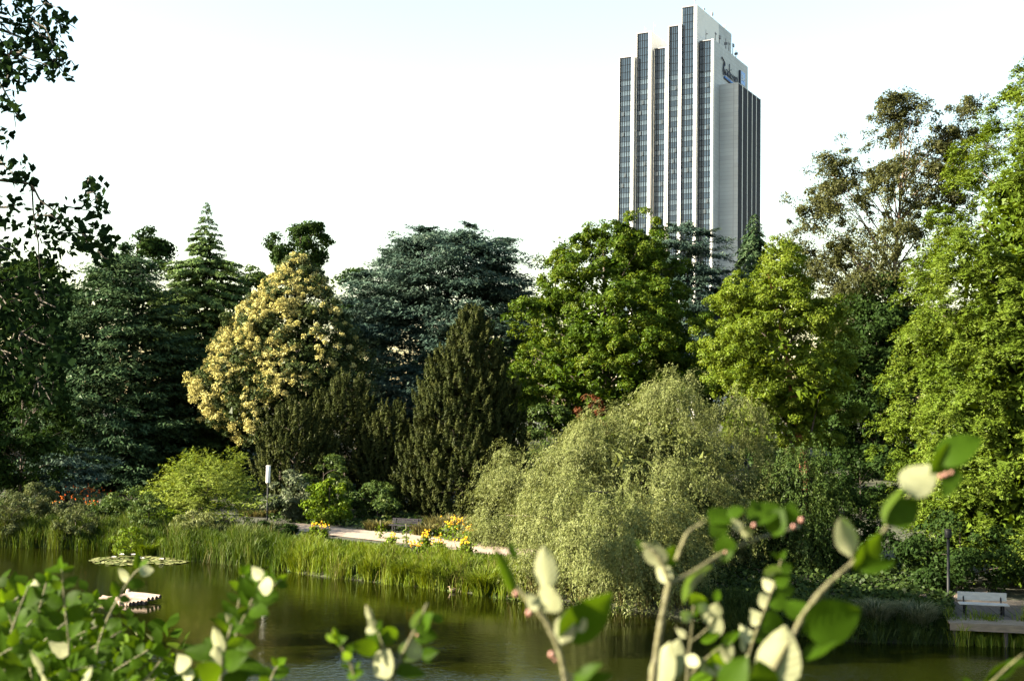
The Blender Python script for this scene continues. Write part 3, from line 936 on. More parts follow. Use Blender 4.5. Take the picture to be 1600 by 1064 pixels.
    b_ = MB(); b_.frame_box(P(u6 + .05, q0, zq1), vd * (q1 - q0), ud * .5, zd * (zq - zq1)); b_.build('square_panel', M['sign_blue'], sign)
    b_ = MB(); b_.frame_box(P(u6 + .02, q0 - .5, zq1 - .3), vd * .49, ud * .6, zd * (zq - zq1 + .3)); b_.frame_box(P(u6 + .02, q0 - .009, zq1 - .6), vd * (q1 - q0), ud * .55, zd * .59)
    b_.build('panel_edge', M['sign_dark'], sign)
    pw, ph = q1 - q0, zq - zq1
    for st in [[[(.15, .3), (.15, .75)], [(.15, .52), (.36, .5), (.36, .33), (.15, .3)], [(.15, .75), (.33, .72), (.34, .55), (.15, .52)]], [[(.5, .3), (.5, .76)]],
               [[(.63, .55), (.63, .36), (.72, .3), (.82, .36)], [(.83, .56), (.83, .3)]]]:
        b_ = MB()
        for s_ in st: b_.tube([P(u6 + .57, q0 + x * pw, zq1 + y * ph) for x, y in s_], .14, 5)
        b_.build('small_letter', M['sign_white'], sign)
build_tower()

# ------------------------------------------------------------------ trees
B = 'trees far behind the park'
# far background, seen between the nearer crowns
for (px, hw, top, label) in [(40, 95, 412, 'dark green tree far behind, at the left edge'),
                             (545, 60, 432, 'dark tree far behind, between cream chestnut and blue cedar'),
                             (640, 110, 455, 'dark tree far behind the big blue cedar'),
                             (770, 70, 455, 'dark tree far behind, left of the olive tree'),
                             (960, 120, 425, 'dark tree far behind the big maple'),
                             (1145, 75, 455, 'dark tree far behind, below the tower foot'),
                             (1300, 110, 470, 'dark tree far behind the yellow green tree'),
                             (1480, 130, 440, 'dark tree far behind the birch'), (1610, 120, 400, 'dark tree far behind the bright feathery conifer')]:
    tree('background_tree', label, 'darkbroad', 'round', px, hw, top, 690, 142, 170, 100, (1.0, 1.9), .5, .32, group=B, limbs=8)
tree('broadleaf_tree', 'dark round topped tree behind the layered left cedar', 'darkbroad', 'round', 213, 62, 350, 560, 122, 170, 90, (.7, 1.4), .42, .27)
tree('broadleaf_tree', 'soft green tree right behind the pointed fir', 'shrub', 'round', 385, 52, 398, 620, 124, 150, 90, (.7, 1.3), .4, .25)
tree('cedar_tree', 'layered grey green cedar at the left, right of the overhanging leaves', 'cedar', 'plate', 188, 118, 388, 765, 97, 560, 190, (.9, 1.9), .36, .13, inner=160,
     prof=[(0, .8), (.2, 1), (.5, .85), (.75, .55), (.92, .28), (1, .05)], layers=15, lump=.25)
tree('fir_tree', 'pointed green fir with the tall spire above the left trees', 'fir', 'conifer', 318, 112, 316, 720, 104, 44, 17, 70, .36, .12,
     prof=[(0, .9), (.15, 1), (.5, .88), (.70, .62), (.765, .50), (.79, .30), (.9, .17), (1, .015)], inner=140)
tree('pine_tree', 'small round crowned dark tree alone on the skyline', 'darkbroad', 'round', 468, 46, 354, 452, 150, 90, 130, (.8, 1.5), .5, .25, bough=0, trunk_r=.35, lump=.35,
     prof=[(0, .35), (.2, .7), (.5, .75), (.75, 1), (1, .5)])
# sweet chestnut in bloom
def chestnut():
    prof = [(0, .5), (.1, .82), (.3, 1), (.5, .93), (.7, .66), (.88, .36), (1, .05)]
    root, lobes, rng = tree('chestnut_tree', 'chestnut tree covered in cream yellow blossom', 'chestnutleaf', 'round', 451, 114, 400, 690, 94, 520, 90, (.5, .9), .28, .13,
                            prof=prof, lump=.2, shell=(.7, 1), lean=.06, inner=170, bough=0)
    x, y, z0, z1, rx, ry, pr, n = lobes[0]
    pos, out = sample_clumps(rng, 1700, x, y, z0, z1, rx * 1.02, ry * 1.02, prof, (.88, 1.05), .2, 0, .06)
    # fluffy catkins stand out of each clump, most of them on the sunny side of the crown
    keep = (pos[:, 0] - x) / rx < .15 + rng.random(len(pos)) ** 2 * 1.0
    pos, out = pos[keep], out[keep]
    parts = [f_round(rng, pos, unit(out + np.array([0, 0, .5])), (.2, .46), 80, .15, .08, flat=.85, spread=.9)]
    foliage('blossom', parts, M['catkin'], root, stuff=True)
chestnut()
tree('cedar_tree', 'big blue grey cedar with flat layered top in the middle', 'bluecedar', 'plate', 692, 140, 360, 690, 112, 820, 200, (1.0, 2.0), .38, .13, inner=200,
     prof=P_FLAT, layers=15, lump=.28, trunk_r=.6, extra=[(780, 36, 364, 470, 111, 40), (735, 46, 352, 450, 111.5, 45), (625, 50, 384, 500, 111, 50), (570, 34, 420, 540, 111, 40)])
tree('pine_tree', 'dark olive cone shaped pine in the middle by the path', 'pine', 'shoot', 728, 103, 488, 818, 83, 1500, 130, (.4, .85), .2, .075, inner=170, inner_leaf=(.4, .2), prof=[(0, .9), (.15, 1), (.35, .86), (.6, .62), (.8, .40), (.93, .2), (1, .05)], lean=.05, lump=.2, shell=(.65, 1), tall=1.15)
S_ = 'dark pine shrubs behind the lamp'
tree('pine_shrub', 'dark pine shrub directly behind the street lamp', 'pine', 'shoot', 462, 62, 640, 800, 84, 420, 125, (.4, .8), .2, .075, inner=40, inner_leaf=(.4, .2), prof=P_DOME, cat='shrub', group=S_, trunk_r=.12)
tree('pine_shrub', 'dark upright pine shrub right of the chestnut foot', 'pine', 'shoot', 540, 62, 598, 790, 88, 480, 125, (.4, .85), .2, .075, inner=50, inner_leaf=(.4, .2), prof=P_DOME, cat='shrub', group=S_, trunk_r=.12)
tree('pine_shrub', 'dark pine shrub touching the cone shaped pine', 'pine', 'shoot', 606, 48, 640, 810, 86, 360, 125, (.4, .8), .2, .075, inner=30, inner_leaf=(.4, .2), prof=P_DOME, cat='shrub', group=S_, trunk_r=.12)
tree('maple_tree', 'big sunlit green maple below the tower', 'maple', 'round', 950, 158, 345, 690, 100, 1250, 170, (.4, .85), .20, .14, trunk_r=.45, inner=340, lump=.24,
     prof=[(0, .55), (.15, .9), (.35, 1), (.6, .9), (.8, .62), (.93, .33), (1, .1)], extra=[(822, 52, 470, 660, 97, 120), (1000, 45, 330, 430, 100, 50)])
tree('broadleaf_tree', 'pale olive tree peeping out left behind the maple', 'olive', 'round', 868, 48, 366, 600, 128, 130, 90, (.7, 1.3), .38, .2)
tree('cedar_tree', 'grey cedar with spreading boughs before the tower foot', 'bluecedar', 'plate', 1072, 74, 352, 600, 118, 300, 250, (.9, 1.8), .36, .12, inner=60, prof=P_FLAT, layers=11)
tree('cedar_tree', 'narrow drooping cedar spire at the tower right edge', 'cedar', 'conifer', 1178, 42, 331, 560, 122, 26, 12, 60, .42, .14,
     prof=[(0, 1), (.5, .9), (.75, .66), (.9, .36), (1, .03)], rise=.25, droop=.75, trunk_r=.25, inner=14)
tree('robinia_tree', 'yellow green tree with reddish trunk right of the maple', 'robinia', 'round', 1212, 118, 385, 690, 80, 1050, 150, (.32, .7), .155, .085, inner=120, bark='redbark', limb_bark='bark', trunk_dx=1.9, trunk_r=.36, lump=.26,
     prof=[(0, .5), (.15, .8), (.35, 1), (.55, .95), (.75, .72), (.9, .42), (1, .12)], extra=[(1300, 60, 480, 720, 82, 100)])
tree('birch_tree', 'airy brownish birch with visible branches left of the bright conifer', 'birch', 'round', 1385, 142, 158, 700, 98, 1500, 95, (.35, 1.0), .19, .115, flat=.8, inner=90, inner_leaf=(.3, .17), bark='birchbark', trunk_r=.35, lump=.4,
     lean=.10, prof=[(0, .5), (.2, .85), (.45, 1), (.65, .98), (.82, .78), (.93, .5), (1, .2)], shell=(.2, 1), limbs=110, bough=90, extra=[(1290, 58, 240, 470, 97, 200), (1495, 60, 145, 340, 99, 200)])
tree('yew_tree', 'very dark tree in shade under the birch', 'darkbroad', 'round', 1378, 108, 440, 830, 92, 480, 110, (.5, 1.1), .28, .18, inner=120)
tree('redwood_tree', 'bright yellow green feathery conifer filling the right edge', 'redwood', 'spray', 1655, 262, 48, 880, 55, 1300, (20, 21), (.55, 1.15), .13, .052, inner=1500, inner_leaf=(.42, .28), bough=0, up=.45, wide=.24,
     prof=[(0, .80), (.1, .90), (.25, .93), (.45, .83), (.65, .63), (.82, .40), (.94, .18), (1, .02)], bark='bark', trunk_r=.55, lump=.16, shell=(.66, 1.0), limbs=30)
tree('weeping_willow', 'wide weeping willow hanging over the water', 'willow', 'hang', 1010, 165, 625, 880, 59, 330, (11, 32), (.8, 2.1), .115, .042, inner=160, inner_leaf=(.4, .2), cat='tree', trunk_r=.4, lump=.34,
     prof=[(0, .85), (.3, 1), (.6, .88), (.8, .66), (.93, .36), (1, .1)], shell=(.55, 1), spread=.22, bough=30, extra=[(1045, 75, 580, 720, 60, 90), (935, 62, 640, 760, 58.5, 60), (818, 84, 695, 850, 67, 170), (1145, 85, 606, 850, 62, 130), (985, 92, 760, 945, 50, 150), (885, 75, 740, 925, 53, 90), (1065, 50, 800, 935, 51, 50), (900, 60, 690, 850, 57, 60)], limbs=40)
tree('weeping_conifer', 'small dark weeping conifer just right of the willow', 'shrub', 'hang', 1250, 44, 702, 880, 58, 150, (10, 26), (.7, 1.6), .14, .06, trunk_r=.12)
tree('tamarisk_shrub', 'bright feathery shrub left of the street lamp', 'tamarisk', 'spray', 325, 66, 722, 868, 73, 120, (9, 34), (.9, 2.1), .17, .05, bough=0, lump=.35, cat='shrub', trunk_r=.1, up=1.1, droop=.5)
tree('yew_shrub', 'dark bush at the left edge above the reeds', 'darkbroad', 'round', 35, 95, 575, 790, 82, 240, 90, (.5, 1.1), .3, .17, cat='shrub', trunk_r=.12)
tree('conifer_shrub', 'blue grey low conifer in the dark left shade', 'bluecedar', 'plate', 105, 60, 695, 790, 84, 60, 130, (.6, 1.2), .36, .1, cat='shrub', trunk_r=.1, layers=4)
# shrubs along the path
SH = 'shrubs along the path'
for args in [
    ('leafy_shrub', 'variegated shrub right of the street lamp', 'variegated', 'round', 452, 36, 742, 822, 79, 90, 75, (.35, .7), .2, .13),
    ('leafy_shrub', 'fresh green bush at the path, right of the lamp', 'bright', 'round', 514, 35, 752, 838, 77, 95, 75, (.35, .65), .22, .14),
    ('leafy_shrub', 'grey green shrub behind the fresh green bush', 'shrub', 'round', 505, 42, 712, 800, 81, 90, 70, (.35, .7), .2, .12),
    ('leafy_shrub', 'dull green shrub behind the dark bench', 'shrub', 'round', 590, 50, 760, 828, 80, 90, 70, (.35, .7), .2, .12),
    ('leafy_shrub', 'small rounded bush between pine and willow', 'shrub', 'round', 852, 46, 632, 760, 90, 120, 70, (.4, .8), .24, .14),
    ('leafy_shrub', 'reddish leaved plant poking out above the willow', 'redleaf', 'round', 925, 22, 618, 700, 88, 30, 60, (.25, .5), .2, .1),
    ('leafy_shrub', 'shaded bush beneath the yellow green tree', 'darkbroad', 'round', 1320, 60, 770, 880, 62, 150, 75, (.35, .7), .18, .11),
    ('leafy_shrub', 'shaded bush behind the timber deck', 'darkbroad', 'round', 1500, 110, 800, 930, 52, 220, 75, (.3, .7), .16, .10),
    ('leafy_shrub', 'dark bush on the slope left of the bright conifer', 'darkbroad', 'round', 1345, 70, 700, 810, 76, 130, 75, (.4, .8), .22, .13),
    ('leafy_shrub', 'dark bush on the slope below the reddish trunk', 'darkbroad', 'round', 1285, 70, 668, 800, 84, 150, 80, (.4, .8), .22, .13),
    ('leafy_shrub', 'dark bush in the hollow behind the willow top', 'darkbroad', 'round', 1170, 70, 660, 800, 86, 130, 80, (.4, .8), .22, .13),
    ('leafy_shrub', 'grey green weed clump in the reeds, nearest the left edge', 'olive', 'round', 18, 26, 770, 840, 69, 60, 75, (.22, .45), .16, .06),
    ('leafy_shrub', 'grey green weed clump in the reeds just below the orange flowers', 'olive', 'round', 118, 30, 790, 846, 68.5, 60, 75, (.22, .45), .16, .06),
    ('leafy_shrub', 'grey green weed clump between orange flowers and feathery shrub', 'shrub', 'round', 232, 26, 775, 850, 68.5, 60, 75, (.22, .45), .16, .07),
    ('leafy_shrub', 'yellowish weed clump at the foot of the feathery shrub', 'willow', 'round', 300, 40, 800, 868, 67, 80, 75, (.22, .45), .15, .06),
    ('leafy_shrub', 'low dark bush before the street lamp foot', 'darkbroad', 'round', 425, 40, 818, 850, 69, 70, 75, (.2, .4), .16, .09),
    ('leafy_shrub', 'low bush left of the feathery shrub', 'shrub', 'round', 205, 48, 760, 850, 74, 100, 75, (.35, .65), .2, .1),
    ('leafy_shrub', 'round yellow green bush at the water edge', 'bright', 'round', 205, 26, 828, 868, 66, 55, 75, (.22, .4), .16, .05),
    ('leafy_shrub', 'leafy green bush left of the bright feathery shrub, at the water', 'bright', 'round', 258, 30, 800, 868, 70, 75, 75, (.28, .5), .18, .08),
    ('leafy_shrub', 'green bush between the reeds and the orange flowers', 'shrub', 'round', 165, 34, 782, 850, 72, 75, 75, (.28, .5), .18, .08),
    ('leafy_shrub', 'tall weedy bush by the orange flowers', 'olive', 'round', 55, 36, 762, 830, 74, 80, 75, (.3, .55), .2, .08),
]:
    tree(*args, cat='shrub', group=SH, trunk_r=.06, limbs=6)
# shade trees beyond the left edge of the picture
for k, (x, y, top, r) in enumerate([(-52, 99, 24, 7), (-50, 109, 25, 7), (-64, 101, 24, 7), (-66, 106, 25, 8), (-46, 120, 22, 7)]):
    tree('background_tree', 'tall dark tree beyond the left edge of the photo', 'darkbroad', 'round', 0, 0, 0, 0, 0, 230, 60, (1.2, 2.2), .6, .4, xyz=(x, y, 2.5, top, r), group='trees beyond the left edge', limbs=8)

tree('broadleaf_tree', 'tall tree on the near bank beyond the left edge, out of view', 'darkbroad', 'round', 0, 0, 0, 0, 0, 260, 80, (1.0, 1.8), .5, .35, xyz=(-22.5, 38.8, 6.0, 25.0, 4.2), limbs=8)  # unseen tree, placed so that its shade falls on the right bank

# ------------------------------------------------------------------ bank vegetation
def blades(rng, base, h, wd, bend, tint, lean=None):
    """grass and reed blades: a tapered strip of two segments bending over"""
    n = len(base)
    a = rng.random(n) * 2 * math.pi
    d = np.stack([np.cos(a), np.sin(a), 0 * a], 1) if lean is None else unit(lean + rng.normal(size=(n, 3)) * .5 * np.array([1, 1, 0]))
    s = np.stack([-d[:, 1], d[:, 0], 0 * a], 1) * (np.broadcast_to(wd, (n,)) * .5)[:, None]
    s2 = unit(s + rng.normal(size=(n, 3)) * .02 * np.array([1, 1, 0])) * np.linalg.norm(s, axis=1, keepdims=True)
    h = np.broadcast_to(h, (n,))[:, None]; bd = np.broadcast_to(bend, (n,))[:, None]
    up = np.array([0, 0, 1.0])
    m1 = base + up * h * .55 + d * h * bd * .22
    m2 = base + up * h * .88 + d * h * bd * .62
    tp = base + up * h * (1.0 - .22 * bd) + d * h * bd
    mm = m1 * .45 + m2 * .55
    v = np.stack([base - s2, base + s2, mm - s2 * .85, mm + s2 * .85, tp - s2 * .1, tp + s2 * .1], 1).reshape(-1, 3)
    o = np.arange(n)[:, None] * 6
    f = np.stack([o + np.array([0, 1, 3, 2]), o + np.array([2, 3, 5, 4])], 1).reshape(-1, 4)
    return v, f, np.repeat(np.clip(tint, 0, 1), 2)

def along_shore(rng, x0, x1, n, d0, d1):
    """points between two picture columns along the shore, d0..d1 metres inland"""
    P0, P1 = None, None
    sx = np.array([p[0] for p in SHORE]); sy = np.array([p[1] for p in SHORE])
    px = rng.uniform(x0, x1, n); py = np.interp(px, sx, sy)
    g = np.array([G(a, b, 0) for a, b in zip(px, py)])
    din = rng.uniform(d0, d1, n)
    g[:, 1] += din; g[:, 0] += din * .12
    g[:, 2] = np.maximum(terrain(g[:, 0], g[:, 1]), -.15)
    return g

def reed_bed(name, label, mat, x0, x1, n, d0, d1, h, seed, wd=.025, bend=(.1, .5), cat='reeds'):
    rng = np.random.default_rng(seed)
    b = along_shore(rng, x0, x1, n, d0, d1)
    cc = along_shore(rng, x0, x1, max(20, n // 60), d0, d1)
    pick = rng.integers(len(cc), size=n); near = rng.random(n) < .7
    b[near, :2] = cc[pick[near], :2] + rng.normal(size=(near.sum(), 2)) * np.array([.16, .22])
    b[:, 2] = np.maximum(terrain(b[:, 0], b[:, 1]), -.15)
    ph = np.sin(b[:, 0] * 1.7) + np.sin(b[:, 0] * .6 + b[:, 1]) + .8 * np.sin(b[:, 0] * 4.1 + 2 * b[:, 1]) + .6 * np.sin(b[:, 0] * 7.3 - b[:, 1] * 3)
    hh = rng.uniform(h[0], h[1], n) * (1 + .15 * ph)
    v, f, t = blades(rng, b, hh, rng.uniform(.6, 1.3, n) * wd, rng.uniform(*bend, n), .45 + .1 * ph + rng.normal(size=n) * .22)
    NTRI[0] += len(f) * 2
    o = link(name, np_mesh(name, v, f, M[mat], attr=t))
    return tag(o, label, cat, kind='stuff')
reed_bed('reeds', 'tall green reeds along the left bank', 'reed', -80, 236, 17000, -.3, 2.6, (.6, 1.3), 1)
reed_bed('reeds', 'green reeds at the water below the feathery shrub', 'reed', 255, 440, 10000, -.3, 2.4, (.6, 1.25), 2)
reed_bed('reeds', 'bright sunlit reeds along the middle bank', 'sedge', 430, 820, 15000, -.2, 2.8, (.5, 1.05), 3)
reed_bed('reeds', 'fringe of reeds under the timber deck edge', 'sedge', 1488, 1650, 1800, -.4, .5, (.4, .85), 4, wd=.03)
reed_bed('reeds', 'dark shaded grass fringe along the right bank', 'groundcover', 1085, 1488, 8000, -.25, 1.9, (.3, .75), 10, bend=(.3, .9))
reed_bed('dead_reed_stems', 'scattered straw coloured dead stems among the green reeds', 'drygrass', -80, 820, 2600, -.3, 2.6, (.5, 1.3), 9, wd=.022, bend=(.05, .9))
reed_bed('meadow_grass', 'soft grass between the middle reeds and the path', 'reed', 430, 860, 12000, 2.2, 7.5, (.14, .34), 5, wd=.04, cat='grass')
reed_bed('meadow_grass', 'weedy grass behind the left reeds', 'olive', -80, 365, 12000, 2.2, 8.5, (.3, .8), 6, wd=.045, cat='grass')
reed_bed('meadow_grass', 'dry grass under the willow strands', 'drygrass', 760, 1120, 4000, .1, 3.0, (.2, .5), 8, wd=.03, cat='grass')

def tussock(label, mat, px, py, hw, h, seed, n=900, group='grass tussocks along the bank', z=0.05):
    rng = np.random.default_rng(seed)
    g = G(px, py, z)
    rad = hw * g[1] / F_PX
    root_z = max(z, tz(g[0], g[1] + rad * .5) * .5)
    a = rng.random(n) * 6.283; q = np.sqrt(rng.random(n)) * rad * .55
    b = np.stack([g[0] + q * np.cos(a), g[1] + rad * .6 + q * np.sin(a), np.full(n, -.05)], 1)
    b[:, 2] = np.maximum(terrain(b[:, 0], b[:, 1]) - .03, -.05)
    lean = np.stack([np.cos(a), np.sin(a), 0 * a], 1)
    v, f, t = blades(rng, b, rng.uniform(.75, 1.1, n) * h, .03, rng.uniform(.35, .95, n), .5 + rng.normal(size=n) * .22, lean=lean)
    NTRI[0] += len(f) * 2
    o = link('grass_tussock', np_mesh('grass_tussock', v, f, M[mat], attr=t))
    return tag(o, label, 'grass', group)
for i, (px, py, hw, h, mat, label) in enumerate([
    (470, 893, 38, .75, 'sedge', 'rounded sedge tussock where the left reeds end'),
    (583, 907, 32, .85, 'sedge', 'upright sedge tussock, first of the middle row from left'),
    (630, 912, 24, .95, 'sedge', 'arching sedge tussock below the dark bench'),
    (668, 917, 26, .95, 'sedge', 'bright arching tussock left of the duck'),
    (700, 921, 24, 1.0, 'reed', 'darker overhanging tussock above the duck'),
    (756, 930, 30, 1.1, 'sedge', 'tall tussock right of the duck beside the willow'),
    (1375, 998, 38, .85, 'silvergrass', 'silvery drooping tussock left of the deck, first of the pair'),
    (1440, 1000, 38, .85, 'silvergrass', 'silvery drooping tussock touching the deck corner'),
    (225, 868, 30, .8, 'bright', 'lush tussock behind the lily pads')]):
    tussock(label, mat, px, py, hw, h, 40 + i)
for i, (px, py, hw, h, mat, label) in enumerate([
    (668, 836, 24, .8, 'drygrass', 'dry yellowish grass clump right beside the dark bench'),
    (700, 832, 34, 1.2, 'drygrass', 'large mounded dry grass clump at the pine foot'),
    (590, 828, 20, .7, 'drygrass', 'small dry grass clump left of the dark bench'),
    (400, 806, 26, .6, 'drygrass', 'yellow grass clump at the street lamp foot')]):
    rng = np.random.default_rng(70 + i)
    g = G(px, py, .72); rad = hw * g[1] / F_PX; n = 700
    a = rng.random(n) * 6.283; q = np.sqrt(rng.random(n)) * rad
    b = np.stack([g[0] + q * np.cos(a), g[1] + .4 + q * np.sin(a), np.full(n, .62)], 1)
    v, f, t = blades(rng, b, rng.uniform(.5, 1.1, n) * h, .05, rng.uniform(.2, .9, n), .5 + rng.normal(size=n) * .22, lean=np.stack([np.cos(a), np.sin(a), 0 * a], 1))
    NTRI[0] += len(f) * 2
    tag(link('grass_clump', np_mesh('grass_clump', v, f, M[mat], attr=t)), label, 'grass', 'dry grass clumps beside the path')

# ground cover and flowers
def cover(name, label, mat, x0, x1, ya, yb, n, L, w, h, seed, z=.72, rel=None):
    rng = np.random.default_rng(seed)
    px = rng.uniform(x0, x1, n); py = ya + (yb - ya) * rng.random(n)
    if rel:
        pth = np.array(PATH, float)
        py = np.interp(px, pth[:, 0], pth[:, 2 if rel > 0 else 1]) + py
    p = np.array([G(a, b, z) for a, b in zip(px, py)])
    p[:, 2] = terrain(p[:, 0], p[:, 1]) + rng.random(n) ** .7 * h * (.6 + .4 * np.sin(p[:, 0] * 2) * np.sin(p[:, 1] * 1.4))
    nrm = unit(np.array([0, -.2, .8]) + rng.normal(size=(n, 3)) * .6)
    sz = rng.uniform(.6, 1.4, n)
    return tag(foliage(name, [cards(rng, p, nrm, L * sz, w * sz, .5 + rng.normal(size=n) * .25)], M[mat], None), label, 'ground cover', kind='stuff')
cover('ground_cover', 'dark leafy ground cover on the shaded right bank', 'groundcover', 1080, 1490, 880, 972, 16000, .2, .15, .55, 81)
cover('ground_cover', 'low leaves on the shaded slope at the left', 'groundcover', -60, 440, 745, 800, 9000, .3, .2, .6, 82)
cover('ground_cover', 'low green leaves beside the gravel path', 'shrub', 420, 1000, 7, 42, 10000, .18, .10, .22, 83, rel=1)
cover('ground_cover', 'low leaves on the slope behind the path', 'groundcover', 420, 1250, -34, -1, 9000, .26, .18, .6, 84, rel=-1)

def flower_plant(label, px, py, hw, h, mat, seed, nf=40, leafmat='bright', fs=.085, group='yellow flowering plants by the path', name='flowering_plant'):
    rng = np.random.default_rng(seed)
    g = G(px, py, .68); rad = hw * g[1] / F_PX
    gz_ = tz(g[0], g[1])
    root = empty(name, (g[0], g[1], gz_), label, 'flowers', group)
    n = 260
    p = np.array([g[0], g[1], gz_]) + np.stack([rng.normal(size=n) * rad * .5, rng.normal(size=n) * rad * .5, rng.random(n) * h * .85], 1)
    foliage('leaves', [cards(rng, p, unit(np.array([0, -.3, .7]) + rng.normal(size=(n, 3)) * .6), .2, .1, .5 + rng.normal(size=n) * .2)], M[leafmat], root, stuff=True)
    c = np.array([g[0], g[1], gz_ + h]) + rng.normal(size=(nf, 3)) * np.array([rad * .5, rad * .4, h * .14])
    i = np.repeat(np.arange(nf), 5)
    q = c[i] + rng.normal(size=(len(i), 3)) * fs * .3
    foliage('flower_heads', [cards(rng, q, unit(np.array([-.3, -.5, .7]) + rng.normal(size=q.shape) * .5), fs, fs * .8, rng.random(len(q)))], M[mat], root, stuff=True)
    b = MB()
    for k in range(min(nf, 14)):
        b.tube([(c[k][0] * .5 + g[0] * .5, c[k][1] * .5 + g[1] * .5, gz_), tuple(c[k])], [.012, .008], 4)
    tag(b.build('stems', M['twig_dark'], root), kind='stuff')
for i, (px, py, hw, h, nf, lab) in enumerate([
    (708, 846, 20, 1.1, 34, 'yellow flowering plant on the path edge below the dry grass mound'),
    (733, 850, 10, .8, 24, 'small yellow flowers at the path, just left of the willow'),
    (665, 858, 10, .75, 26, 'yellow flowers at the water side of the path, below the bench'),
    (728, 870, 14, .8, 26, 'yellow flowers lowest beside the willow strands'),
    (652, 876, 12, .8, 22, 'yellow flowers among the middle reeds'),
    (686, 872, 10, .9, 14, 'thin yellow flowers among bright leaves'),
    (612, 860, 8, .8, 12, 'single yellow flower tuft left of the bench front'),
    (505, 847, 8, .8, 12, 'yellow flowers below the fresh green bush'),
    (490, 838, 8, .7, 10, 'few yellow flowers nearest the street lamp')]):
    flower_plant(lab, px, py, hw, h, 'yellow_flower', 200 + i, nf)
for i, (px, py, hw, h, nf, lab) in enumerate([
    (88, 812, 22, 1.4, 26, 'orange flowers nearest the left edge'),
    (118, 806, 20, 1.6, 22, 'tall orange flowers in the middle of the left bed'),
    (148, 806, 20, 1.7, 34, 'dense orange flowers right in the left bed'),
    (140, 824, 14, 1.4, 22, 'paler orange flowers lower in the left bed')]):
    flower_plant(lab, px, py, hw, h, 'orange_flower', 230 + i, nf, leafmat='olive', fs=.07, group='orange flowers on the left bank')
flower_plant('pink flowers under the chestnut', 386, 716, 8, 2.0, 'redleaf', 240, 10, leafmat='shrub', group=None)
# two slim stalks standing before the path
for (px, top, bot, lab) in [(594, 812, 842, 'leafy stalk before the path left of the bench'), (634, 818, 852, 'slim stalk standing in front of the dark bench')]:
    g = G(px, bot, .7); zt = W(px, top, g[1])[2]
    root = empty('tall_stalk_plant', (g[0], g[1], .68), lab, 'plant', 'slim stalks before the path')
    b = MB(); b.tube([(g[0], g[1], .6), (g[0] + .03, g[1], (zt + .7) / 2), (g[0], g[1], zt)], [.03, .03, .05], 6); b.build('stalk', M['twig'], root)
    rng = np.random.default_rng(int(px)); n = 60
    p = np.array([g[0], g[1], .7]) + np.stack([rng.normal(size=n) * .12, rng.normal(size=n) * .12, rng.random(n) * (zt - .9)], 1)
    foliage('leaves', [cards(rng, p, unit(rng.normal(size=(n, 3)) + np.array([0, 0, .6])), .2, .08, rng.random(n))], M['bright'], root, stuff=True)

# ------------------------------------------------------------------ lily pads and lilies
rng = np.random.default_rng(5)
pads = []
n = 420
px = rng.uniform(142, 292, n); py = 876 + (rng.random(n) - .5) * 15 * np.sqrt(np.clip(1 - ((px - 217) / 77) ** 2, 0.02, 1))
v, f, t = [], [], []
for a, b in zip(px, py):
    g = G(a, b, .01); r_ = rng.uniform(.09, .17); r0 = rng.random() * 6.28
    k = len(v)
    tl = rng.normal(size=2) * .10
    zc = rng.uniform(.008, .05)
    for j in range(7):
        an = r0 + j * 5.7 / 6
        dx, dy = r_ * math.cos(an), r_ * math.sin(an)
        v.append((g[0] + dx, g[1] + dy, max(.006, zc + tl[0] * dx + tl[1] * dy)))
    v.append((g[0], g[1], zc))
    f += [(k + 7, k + j, k + j + 1, k + 7) for j in range(6)]
    t += [rng.random()] * 6
vv = np.array(v); ff = np.array(f)[:, :3]
tag(link('lily_pads', np_mesh('lily_pads', vv, ff, M['lilypad'], attr=np.array(t))), 'flat patch of water lily pads by the reeds', 'water lilies', kind='stuff')
lilyx = [(178, 872, 'white water lily near the left end of the pads'), (190, 868, 'small white lily second from the left on the pads'), (208, 868, 'white water lily near the middle of the pads'),
         (222, 874, 'white lily in front of the middle of the pads'), (231, 867, 'white lily at the back middle of the pads'), (252, 875, 'white lily at the front right of the pads'),
         (262, 866, 'pale lily at the back right of the pads'), (276, 863, 'rightmost white lily beside the reeds')]
lily_me = {}
b = MB()
for ring, (cnt, r_, tilt) in enumerate([(8, .13, .5), (7, .09, 1.0)]):
    for j in range(cnt):
        a = 6.283 * j / cnt + ring * .3
        dx, dy = math.cos(a), math.sin(a)
        bs = np.array([dx * .015, dy * .015, .02]); tp = np.array([dx * r_, dy * r_, .02 + r_ * tilt])
        sd_ = np.array([-dy, dx, 0]) * .035
        md = (bs + tp) / 2 + np.array([dx, dy, -.3]) * .02
        b.add([bs, md - sd_, tp, md + sd_], [(0, 1, 2, 3)])
lily_petals = b.mesh('petals', M['petal_white'])
b = MB(); b.lathe((0, 0, .02), [(.02, 0), (.028, .02), (.012, .04)], 7)
lily_centre = b.mesh('stamens', M['yellow_flower'])
for a, bb, lab in lilyx:
    g = G(a, bb, .05)
    e = empty('water_lily', (g[0], g[1], .05), lab, 'water lily', 'white lilies on the pads', rz=a)
    s_ = .9 + .3 * math.sin(a)
    e.scale = (s_, s_, s_)
    for nm, me in (('petals', lily_petals), ('stamens', lily_centre)):
        o = bpy.data.objects.new(nm, me); COL.objects.link(o); o.parent = e

